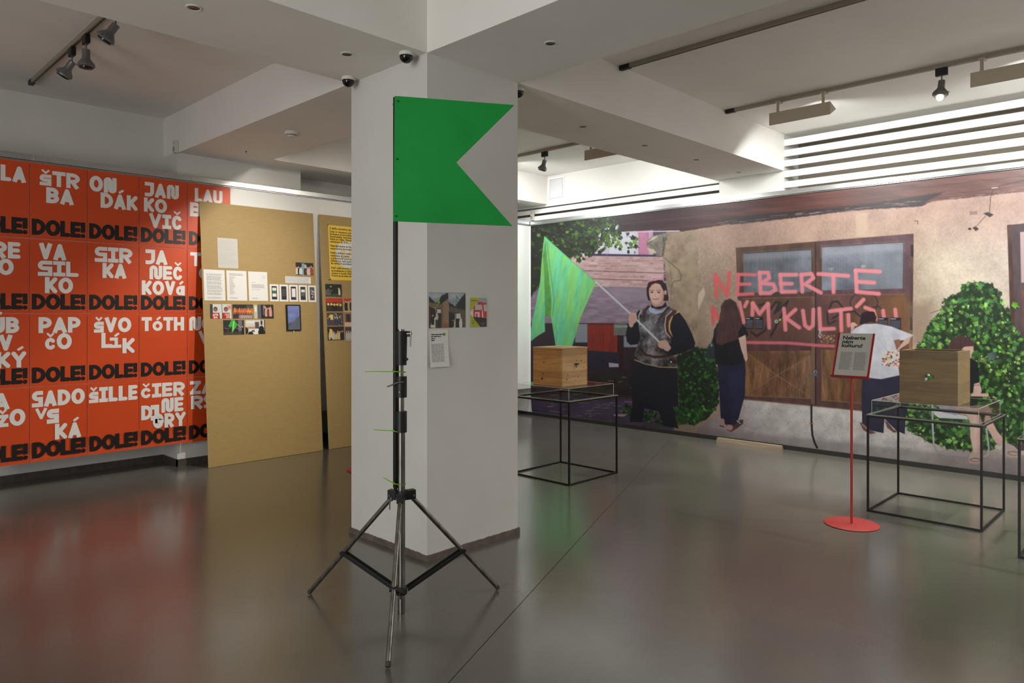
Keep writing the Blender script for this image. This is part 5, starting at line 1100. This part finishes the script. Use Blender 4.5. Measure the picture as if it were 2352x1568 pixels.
def s3(q, r):
    w = r[2]-r[0]; text_block(q, F1, r[2]-.06, r[3]-.05, .04, 2, .02, .003, .0026, rr); text_block(q, F1, r[0]+.035, r[3]-.12, .05, 1, .01, .0032, .0026, rr); text_block(q, F1, r[0]+.035, r[3]-.145, w-.07, 5, .0085, .0032, .0026, rr); text_block(q, F1, r[0]+.035, r[3]-.2, w*.5, 1, .01, .003, .0026, rr); text_block(q, F1, r[0]+.035, r[1]+.03, w*.35, 2, .0085, .003, .0026, rr)
letter('paper_sheet', c4(217, 914), c4(452, 1246), 'densely typed white letter, leftmost of the three side by side', s1); letter('paper_sheet', c4(459, 925), c4(683, 1248), 'white page with a long name list, middle of three', s2); letter('paper_sheet', c4(690, 936), c4(903, 1250), 'sparsely typed white letter, rightmost of the three', s3)
r = rect_of(F1, c4(1083, 988), c4(1356, 1070)); t = thing('paper_strip', 'white caption strip above the phone screen prints', 'caption', tuple(F1.pt(r[0], r[1])), 'papers pinned to the wide brown board'); bend(F1, r, 'sheet', PAPER, t); q = MB(); text_block(q, F1, r[0]+.008, r[3]-.013, r[2]-r[0]-.02, 6, .0125, .004, .0024, rr, .1); q.build('lettering', PRN, t)['kind'] = 'stuff'; keep(t)
# phone screen prints
def scr(kind):
    def f(k):
        k.im[:] = (232, 228, 222); k.rect(6, 6, 24, 50, (34, 38, 48), f=.5)
        if kind == 0: k.rect(8, 11, 22, 21, (226, 220, 220)); k.rect(7.5, 22, 23, 28, (30, 130, 60)); k.rect(8, 30, 22, 41, (230, 222, 222))
        if kind == 1:
            for y in (16, 19, 22, 26, 29, 32, 36): k.line([(9, y), (21, y)], 1, (150, 146, 150), .5, .8)
        if kind == 2: k.rect(9, 12, 22, 41, (232, 226, 228)); k.line([(18, 43), (21, 43)], 1.5, (30, 140, 70))
        if kind == 3: k.rect(7, 10, 23, 14, (40, 84, 50)); k.rect(8, 15, 22, 24, (230, 226, 226)); k.rect(8, 25, 22, 37, (100, 92, 96)); k.line([(17, 40), (21, 40)], 1.5, (30, 140, 70))
        if kind == 4:
            k.rect(7, 8, 23, 48, (86, 82, 82)); g = np.random.default_rng(3)
            for _ in range(26): k.ell(g.uniform(9, 21), g.uniform(14, 40), g.uniform(.8, 2.4), g.uniform(.8, 2.2), (224, 218, 208) if g.random() < .6 else (40, 38, 40), .6)
    return f
for i, (x0, x1, y0, y1, lb) in enumerate(((918, 1019, 1072, 1254, 'white card with a phone screen print, green stripe across it'), (1021, 1119, 1075, 1256, 'white card with a dark text-only phone screen print'), (1122, 1221, 1078, 1257, 'white card with a phone screen print, tall white field'), (1225, 1320, 1081, 1259, 'white card with a phone screen print, white block on top'), (1324, 1414, 1085, 1261, 'white card with a grey patterned phone screen print'))):
    photo(F1, c4(x0, y0), c4(x1, y1), scr(i), 'screen_print', lb, 'phone screen prints in a row', (30, 56), res=1.2)
def people(k, n, x0, x1, y, h, cols, g, headc=(206, 160, 130)):
    for i in range(n):
        x = x0+(x1-x0)*(i+.5)/n+g.uniform(-.6, .6); c = cols[g.integers(len(cols))]; hh = h*g.uniform(.85, 1.1); k.poly([(x-hh*.13, y), (x+hh*.13, y), (x+hh*.16, y-hh*.45), (x+hh*.1, y-hh*.82), (x-hh*.1, y-hh*.82), (x-hh*.16, y-hh*.45)], c, .5); k.ell(x, y-hh*.9, hh*.08, hh*.1, headc, .5)
def ph_street(k):
    g = np.random.default_rng(1); k.im[:] = (52, 40, 36); k.rect(0, 0, 60, 14, (36, 30, 32)); k.rect(20, 2, 30, 40, (110, 160, 168)); k.rect(30, 6, 36, 36, (180, 190, 190)); people(k, 5, 0, 20, 38, 26, [(20, 22, 28), (40, 44, 56), (210, 206, 200)], g); people(k, 6, 28, 60, 39, 28, [(200, 190, 180), (150, 70, 50), (30, 28, 30), (120, 60, 48)], g)
def ph_port(k):
    k.im[:] = (206, 206, 200); k.rect(0, 0, 8, 40, (56, 54, 58)); k.rect(33.5, 0, 34.5, 40, (40, 38, 40)); k.rect(50, 4, 60, 14, (200, 90, 70), f=3, a=.7)
    for x, hair_ in ((15.5, (40, 26, 24)), (45, (70, 44, 36))):
        k.ell(x, 14, 5.6, 6.4, hair_, .6); k.ell(x, 15.5, 4, 5.2, (150, 96, 80), .6); k.poly([(x-9, 24), (x+10, 24), (x+12, 40), (x-12, 40)], (38, 30, 36), .6); k.poly([(x-11, 25), (x+10, 24), (x+11, 40), (x-11, 40)], (176, 34, 34), .6)
    put_text(k, 'šTR', 8, 32, 15, 5.6, (232, 226, 220)); put_text(k, 'BA', 10, 38.6, 11, 5.4, (232, 226, 220)); put_text(k, 'TAIL', 41, 31.5, 15, 5.4, (232, 226, 220), .2); put_text(k, 'OVá', 45, 38.6, 13, 5.4, (232, 226, 220))
def ph_group(k):
    g = np.random.default_rng(2); k.im[:] = (46, 34, 32); k.rect(0, 22, 60, 40, (190, 172, 166), f=3); k.rect(0, 22, 18, 40, (48, 38, 42), f=4); k.rect(40, 2, 56, 12, (84, 84, 88), a=.7); people(k, 11, 3, 59, 28, 18, [(228, 120, 50), (236, 150, 60), (220, 104, 70)], g)
    for i in range(12): x = 4+i*5; k.line([(x, 28), (x+(x-26)*.5, 40)], 1.3, (70, 50, 50), .8, .8)
    people(k, 11, 3, 59, 30, 9, [(30, 28, 34)], g, (30, 28, 34))
def ph_night(k):
    g = np.random.default_rng(4); k.im[:] = (44, 36, 34); k.rect(0, 0, 11, 40, (198, 186, 160)); k.rect(2, 6, 8, 20, (226, 218, 196)); k.rect(12, 0, 22, 40, (86, 96, 98)); k.rect(22, 0, 28, 40, (26, 26, 28)); k.rect(28, 2, 34, 30, (150, 130, 140), f=2); people(k, 6, 32, 52, 34, 26, [(176, 70, 50), (200, 150, 140), (30, 28, 30)], g)
def ph_flag(k):
    g = np.random.default_rng(5); k.im[:] = (44, 38, 42); k.rect(43, 0, 55, 40, (110, 106, 112)); k.rect(0, 30, 60, 40, (66, 58, 56)); people(k, 8, 2, 44, 33, 13, [(30, 26, 28), (60, 40, 40)], g, (220, 150, 130)); k.poly([(24, 0), (33, 0), (42, 13), (31, 26), (24, 36), (25, 18), (14, 18)], (50, 168, 60), .6); k.poly([(29, 2), (33, 4), (30, 26), (26, 32), (27, 16)], (150, 216, 110), .8); k.line([(42, 13), (52, 21)], 1.2, (206, 190, 170)); people(k, 1, 52, 60, 38, 24, [(24, 24, 28)], g)
def ph_room(k):
    k.im[:] = (206, 202, 190); k.rect(3, 4, 28, 9, (226, 222, 212)); k.rect(7, 19, 28, 25, (176, 140, 100)); k.rect(29, 6, 41, 24, (84, 70, 70)); k.rect(12, 25, 40, 40, (222, 222, 220)); k.ell(49, 8, 3, 7, (50, 46, 46)); k.ell(48, 26, 8, 9, (30, 22, 22)); k.rect(38, 30, 60, 40, (24, 20, 22)); k.ell(2, 30, 6, 10, (40, 26, 24)); k.ell(15, 40, 8, 8, (34, 26, 24)); k.rect(57, 0, 60, 40, (60, 50, 44)); put_text(k, 'SNI', 18, 33, 9, 4.6, (30, 28, 28))
GP = 'small photos on the wide brown board'
photo(F1, c4(1193, 840), c4(1386, 981), ph_street, 'photo_print', 'photo of a street crowd above the caption strip', GP, res=1.3)
mm = lambda x, y: (460+x/8.4, 640+y/8.4)
photo(F1, mm(181, 487), mm(600, 770), ph_port, 'photo_print', 'photo of two people in red lettered shirts', GP, res=1.6); photo(F1, mm(616, 494), mm(1022, 770), ph_group, 'photo_print', 'photo of people in orange casting long shadows', GP, res=1.6)
photo(F1, mm(1030, 496), mm(1418, 768), ph_night, 'photo_print', 'dark photo of a crowd in a doorway', GP, res=1.5); photo(F1, mm(437, 797), mm(848, 1077), ph_flag, 'photo_print', 'night photo of a waving green flag', GP, res=1.5); photo(F1, mm(866, 795), mm(1257, 1066), ph_room, 'photo_print', 'photo of a pale room with dark heads in front', GP, res=1.5)
# tablet
r = rect_of(F1, mm(1640, 500), mm(1940, 1000)); t = thing('tablet', 'black tablet with blue screen fixed to the wide brown board', 'tablet', tuple(F1.pt((r[0]+r[2])/2, r[1])))
MB().obox(F1.pt(r[0], r[1], .001), F1.u*(r[2]-r[0]), F1.v*(r[3]-r[1]), F1.n*.016).build('case', mat('black_tablet_case', (16, 16, 17), .35), t, bevel=.003)
k = Canvas(np.linspace(0, 36, 50), np.repeat(np.linspace(0, 60, 84)[:, None], 50, 1)); k.im[:] = (118, 126, 182); k.rect(0, 12, 36, 60, (96, 108, 162), f=8); k.poly([(36, 26), (26, 32), (16, 42), (0, 48), (0, 60), (36, 60)], (70, 74, 82), 2.5); k.poly([(0, 44), (10, 42), (16, 40), (6, 50), (0, 54)], (52, 56, 84), 2); k.ell(12, 24, 9, 5, (134, 142, 196), 4, .7)
m_ = bpy.data.materials.new('tablet_screen'); m_.use_nodes = True; b_ = m_.node_tree.nodes['Principled BSDF']; a_ = m_.node_tree.nodes.new('ShaderNodeAttribute'); a_.attribute_name = 'ink'; m_.node_tree.links.new(a_.outputs['Color'], b_.inputs['Emission Color']); b_.inputs['Emission Strength'].default_value = .75; b_.inputs['Base Color'].default_value = (.01, .01, .012, 1); b_.inputs['Roughness'].default_value = .15
mu_, mv_ = (r[2]-r[0])*.10, (r[3]-r[1])*.05; U = r[0]+mu_+(r[2]-r[0]-2*mu_)*np.linspace(0, 1, 50)[None, :]+0*k.py; V = r[3]-mv_-(r[3]-r[1]-2*mv_)*k.py/60; grid_sheet('screen', F1.o+U[..., None]*F1.u+V[..., None]*F1.v+F1.n*.0174, k.ink(), m_, t)
q = F1.loc(*mm(1797, 985)); MB().tube([F1.pt(q[0], q[1]+.004, .008), F1.pt(q[0], q[1]-.02, .009), F1.pt(q[0]+.003, q[1]-.045, .003)], [.006, .006, .003], 8).build('plug', mat('white_cable', (226, 224, 220), .4), t, smooth=True); keep(t)
# yellow notice on the second board
YEL = mat('yellow_notice_paper', (240, 200, 66), .5); r0 = F2.loc(*c9(62, 132)); r1 = F2.loc(*c9(78, 770)); r = (r0[0]+.004, r1[1], r0[0]+.424, r0[1]); t = thing('notice', 'yellow printed notice pinned to the board behind the pillar', 'notice', tuple(F2.pt((r[0]+r[2])/2, r[1])))
bend(F2, r, 'sheet', YEL, t)
cu, cw = F2.loc(*c9(250, 480)); cu += .05; m = MB(); m.add([F2.pt(cu+.165*math.cos(a), cw+.165*math.sin(a), .0019) for a in np.linspace(0, 2*math.pi, 41)[:-1]], [tuple(range(40))]); m.build('disc', mat('white_print', (230, 226, 220), .55), t)
m = MB()
for du in (-.075, .03):
    for st_ in ([(0, -.06), (0, .05)], [(.02, -.06), (.02, .07)], [(.04, -.06), (.04, .06)], [(0, -.06), (.04, -.06)]):
        letter_mesh(m, [([(cu+du+a, cw+b+.02) for a, b in st_], .011, 'r', 'r')], F2.o, F2.u, F2.v, F2.n, lift=.0022+len(m.f)*.000003)
m.build('hand_print', mat('yellow_print', (238, 206, 96), .55), t)
m = MB(); TX = [('Z diaľky pôsobíme ako b', 167), ('ľudia vo verejnom priest', 204), ('Správame sa prirodzene', 233), ('(prechádzka, venčenie p', 262), ('státie pri stĺpe, čítanie k', 291), ('nakúkanie do SNG...)', 322), ('Neprejavujeme sa hlučn', 369), ('nesprávame sa agresív', 401), ('Naším jediným znakom', 451), ('nesúhlasu je maska', 484), ('a prítomnosť pred vere', 515), ('inštitúciou, kam počas', 545), ('že nemáme povolenie v', 574), ('Keď vyjde porota z bud', 627), ('sprevádzame ju tichým', 660), ('vodom k hotelu Park In', 690), ('Potom je protest ukon', 718)]
for s_, y in TX:
    a, b = F2.loc(*c9(83+(y-167)*.045, y+14)); flat_text(m, s_, .0335, F2.pt(a, b), F2.u, F2.v, F2.n, lift=.0026, bold=.0007)
m.build('lettering', INKB, t)
for c_, n_ in ((c9(62, 136), 0), (c9(86, 760), 1)): a, b = F2.loc(*c_); MB().lathe([(.009, 0), (.011, .004), (.004, .008)] if n_ == 0 else [(.012, 0), (.015, .006), (.006, .012)], F2.pt(a, b, .003), tuple(F2.n), 14).build('pin', BRASS, t, smooth=True)
keep(t)
def ph_a(k):
    g = np.random.default_rng(6); k.im[:] = (30, 36, 26); k.ell(20, 8, 3, 2, (220, 206, 90), 1.5); k.ell(48, 14, 2.5, 2.5, (200, 210, 120), 1); k.rect(0, 30, 60, 40, (70, 84, 50), f=4); people(k, 4, 0, 26, 35, 18, [(200, 206, 204), (90, 100, 110), (40, 46, 50)], g); people(k, 1, 46, 56, 34, 22, [(226, 222, 210)], g)
def ph_b(k):
    g = np.random.default_rng(7); k.im[:] = (56, 44, 40); k.rect(0, 0, 60, 13, (196, 50, 30), f=2); people(k, 9, 2, 58, 38, 22, [(30, 26, 26), (60, 46, 40)], g)
    for i in range(5): k.ell(8+i*11, 19+g.uniform(-1, 2), 4, 4, (236, 200, 90), .6)
def ph_c(k):
    g = np.random.default_rng(8); k.im[:] = (96, 66, 58)
    for _ in range(34): x, y = g.uniform(26, 56), g.uniform(2, 38); k.line([(x, y), (x+g.uniform(-6, 6), y+g.uniform(-5, 5))], 2.2, [(90, 190, 214), (50, 110, 150), (30, 50, 70), (206, 214, 210)][g.integers(4)], .8)
    k.rect(11, 6, 23, 22, (240, 196, 80)); k.rect(14, 9, 20, 18, (222, 206, 150)); people(k, 2, 2, 12, 38, 26, [(60, 74, 96)], g, (236, 200, 80)); people(k, 3, 26, 52, 38, 26, [(48, 60, 84)], g, (236, 206, 90))
def ph_d(k):
    g = np.random.default_rng(9); k.im[:] = (48, 34, 30); people(k, 9, 4, 58, 38, 24, [(216, 176, 70), (40, 30, 30), (90, 50, 40), (200, 190, 170)], g); k.poly([(8, 6), (18, 8), (16, 34), (8, 32)], (226, 196, 110), 1)
def ph_e(k): g = np.random.default_rng(10); k.im[:] = (200, 176, 140); k.rect(0, 0, 60, 10, (190, 60, 40)); people(k, 9, 2, 58, 36, 28, [(30, 30, 36), (200, 170, 80), (60, 50, 50)], g)
def ph_f(k): k.im[:] = (150, 110, 92); k.rect(6, 4, 22, 26, (60, 44, 40)); k.rect(0, 28, 60, 40, (214, 186, 160)); k.ell(34, 24, 5, 5, (214, 140, 130)); k.rect(28, 26, 44, 34, (226, 214, 206))
def ph_g(k): g = np.random.default_rng(12); k.im[:] = (70, 66, 60); people(k, 8, 2, 58, 38, 30, [(40, 46, 60), (60, 110, 70), (180, 180, 170)], g); k.rect(0, 34, 60, 40, (170, 160, 150))
G2 = 'small photos on the board behind the pillar'
for (x0, y0, x1, y1), fn, lb in (((33, 818, 231, 970), ph_a, 'dark photo with two pale figures under trees, below the yellow notice'), ((40, 985, 240, 1138), ph_b, 'photo of a crowd with yellow discs under red'), ((50, 1152, 248, 1303), ph_c, 'photo of masked people by blue wall graffiti'), ((57, 1316, 257, 1470), ph_d, 'dark photo of people in yellow, lowest of its column')):
    photo(F2, c9(x0, y0), c9(x1, y1), fn, 'photo_print', lb, G2, res=1.3)
for (x0, y0, y1), fn, lb in (((250, 988, 1138), ph_e, 'photo of standing people with a red top edge, cut by the pillar'), ((254, 1155, 1303), ph_f, 'pale photo of an interior, cut by the pillar'), ((264, 1320, 1468), ph_g, 'photo of people on a pavement, cut by the pillar')):
    photo(F2, c9(x0, y0), c9(x0+200, y1+8), fn, 'photo_print', lb, G2, res=1.2)
# prints on the pillar
cp = lambda x, y: (975+x/8.253, 660+y/8.253)
def ph_yard(v):
    def f(k):
        g = np.random.default_rng(20+v); k.im[:] = (150, 156, 166); k.ell(20, 12, 24, 10, (186, 190, 196), 8); k.ell(30, 26, 16, 6, (130, 136, 150), 5, .6)
        if v == 0:
            k.poly([(0, 12), (22, 34), (40, 10), (58, 0), (60, 0), (60, 42), (36, 38), (0, 32)], (40, 42, 56), 1.2, wob=1.5); k.poly([(40, 34), (60, 18), (60, 110), (40, 110)], (150, 124, 92), 1); k.poly([(0, 30), (44, 40), (44, 110), (0, 110)], (128, 104, 76), 1); k.poly([(0, 44), (38, 50), (38, 110), (2, 110)], (52, 44, 42), 1); k.poly([(6, 46), (22, 48), (22, 74), (8, 90), (4, 108), (26, 110), (20, 50)], (226, 214, 190), 1); k.rect(25, 52, 37, 64, (200, 206, 206)); k.rect(44, 96, 60, 110, (150, 90, 50), f=1); k.rect(0, 46, 5, 110, (90, 50, 44)); k.poly([(30, 16), (33, 22), (32, 30), (36, 33), (28, 36), (26, 30), (27, 26)], (122, 190, 20), .6); k.line([(26, 36), (26, 108)], .8, (190, 186, 176)); people(k, 1, 20, 30, 86, 26, [(206, 200, 184)], g); people(k, 1, 9, 16, 100, 32, [(40, 42, 46)], g); k.rect(20, 84, 28, 110, (60, 64, 60), f=1)
        else:
            k.poly([(0, 30), (22, 44), (40, 22), (60, 2), (60, 60), (30, 52), (0, 48)], (34, 36, 48), 1.2, wob=2); k.poly([(0, 44), (60, 56), (60, 110), (0, 110)], (98, 84, 66), 1); k.poly([(0, 60), (44, 66), (44, 110), (0, 110)], (34, 30, 30), 1); k.poly([(6, 62), (22, 66), (22, 80), (14, 110), (24, 110), (24, 66)], (210, 196, 160), 1); k.rect(26, 66, 42, 82, (206, 208, 204)); k.poly([(26, 8), (34, 18), (33, 24), (28, 20), (26, 16)], (40, 160, 60), .6); k.line([(26, 8), (26, 110)], .8, (120, 120, 122)); people(k, 1, 36, 48, 112, 36, [(214, 214, 214)], g); people(k, 1, 10, 20, 108, 26, [(40, 48, 44)], g)
    return f
photo(FP, cp(78, 86), cp(450, 765), ph_yard(0), 'photo_print', 'yard photo with a lime green flag shape, upper left on the pillar', 'prints on the pillar', (60, 110), res=1.1); photo(FP, cp(456, 88), cp(776, 757), ph_yard(1), 'photo_print', 'yard photo with a small green pennant in the sky, on the pillar', 'prints on the pillar', (60, 110), res=1.1)
def ph_bk(k):
    k.im[:] = (190, 188, 186); k.rect(20, 0, 60, 20, (150, 160, 176)); k.poly([(30, 14), (60, 20), (60, 26), (24, 26)], (206, 40, 36)); k.rect(0, 46, 60, 80, (214, 212, 208))
    k.poly([(12, 30), (17, 26), (16, 72), (11, 72)], (206, 30, 34)); k.poly([(16, 46), (42, 46), (40, 54), (16, 54)], (206, 30, 34)); k.rect(34, 46, 42, 80, (206, 30, 34)); k.poly([(42, 24), (47, 24), (54, 74), (48, 74)], (206, 30, 34)); k.rect(52, 50, 60, 74, (206, 30, 34)); k.rect(20, 60, 26, 76, (206, 30, 34)); k.poly([(10, 72), (60, 76), (60, 110), (30, 110)], (36, 24, 28)); k.line([(24, 96), (58, 93)], 1.4, (150, 110, 60)); k.rect(38, 96, 54, 106, (90, 84, 86), a=.7)
    k.poly([(0, 0), (36, 0), (0, 54)], (176, 178, 16)); k.poly([(0, 62), (37, 110), (0, 110)], (170, 174, 18))
    for y, w in ((11, 24), (87, 9), (93, 9), (98, 6)): k.line([(2 if y < 20 else 6, y), (2+w if y < 20 else 6+w, y)], 3 if y < 20 else 2, (70, 72, 20), .8, .75)
photo(FP, cp(862, 192), cp(1172, 744), ph_bk, 'booklet', 'small booklet with yellow wedge and red building, right on the pillar', 'prints on the pillar', (60, 110), lift=.004, res=1.1)
r = rect_of(FP, cp(80, 808), cp(445, 1490)); t = thing('paper_sheet', 'white information sheet taped below the yard photos on the pillar', 'information sheet', tuple(FP.pt((r[0]+r[2])/2, r[1])), 'prints on the pillar'); bend(FP, r, 'sheet', PAPER, t, curl=.016)
class FC(Face):
    def pt(s, a, b, l=0.): return s.o+s.u*a+s.v*b+s.n*(l+.016*(1-max(0, min(1, (b-r[1])/(r[3]-r[1]))))**2)
fc = FC(FP.o, FP.u, FP.v, FP.n); m = MB(); text_block(m, fc, r[0]+.018, r[3]-.032, .115, 1, .01, .006, .0022, rr); text_block(m, fc, r[0]+.018, r[3]-.045, .085, 1, .01, .006, .0022, rr); text_block(m, fc, r[0]+.018, r[3]-.058, .035, 2, .012, .006, .0022, rr); m.build('heading_lettering', INKB, t)['kind'] = 'stuff'
m = MB(); text_block(m, fc, r[0]+.018, r[3]-.094, r[2]-r[0]-.055, int((r[3]-r[1]-.115)/.0074), .0074, .0034, .0022, rr, .06); m.build('small_lettering', PRN, t)['kind'] = 'stuff'
for c_, col in ((0, (90, 130, 40)), (1, (170, 190, 60))):
    m = MB(); a = r[2]-.042+c_*.010; b = r[3]-.038; m.add([fc.pt(a, b, .0022), fc.pt(a+.010, b, .0022), fc.pt(a+.010, b+.018, .0022), fc.pt(a, b+.018, .0022)], [(0, 1, 2, 3)]); m.build('mark', mat('mark_%d' % c_, col, .6), t)
keep(t)
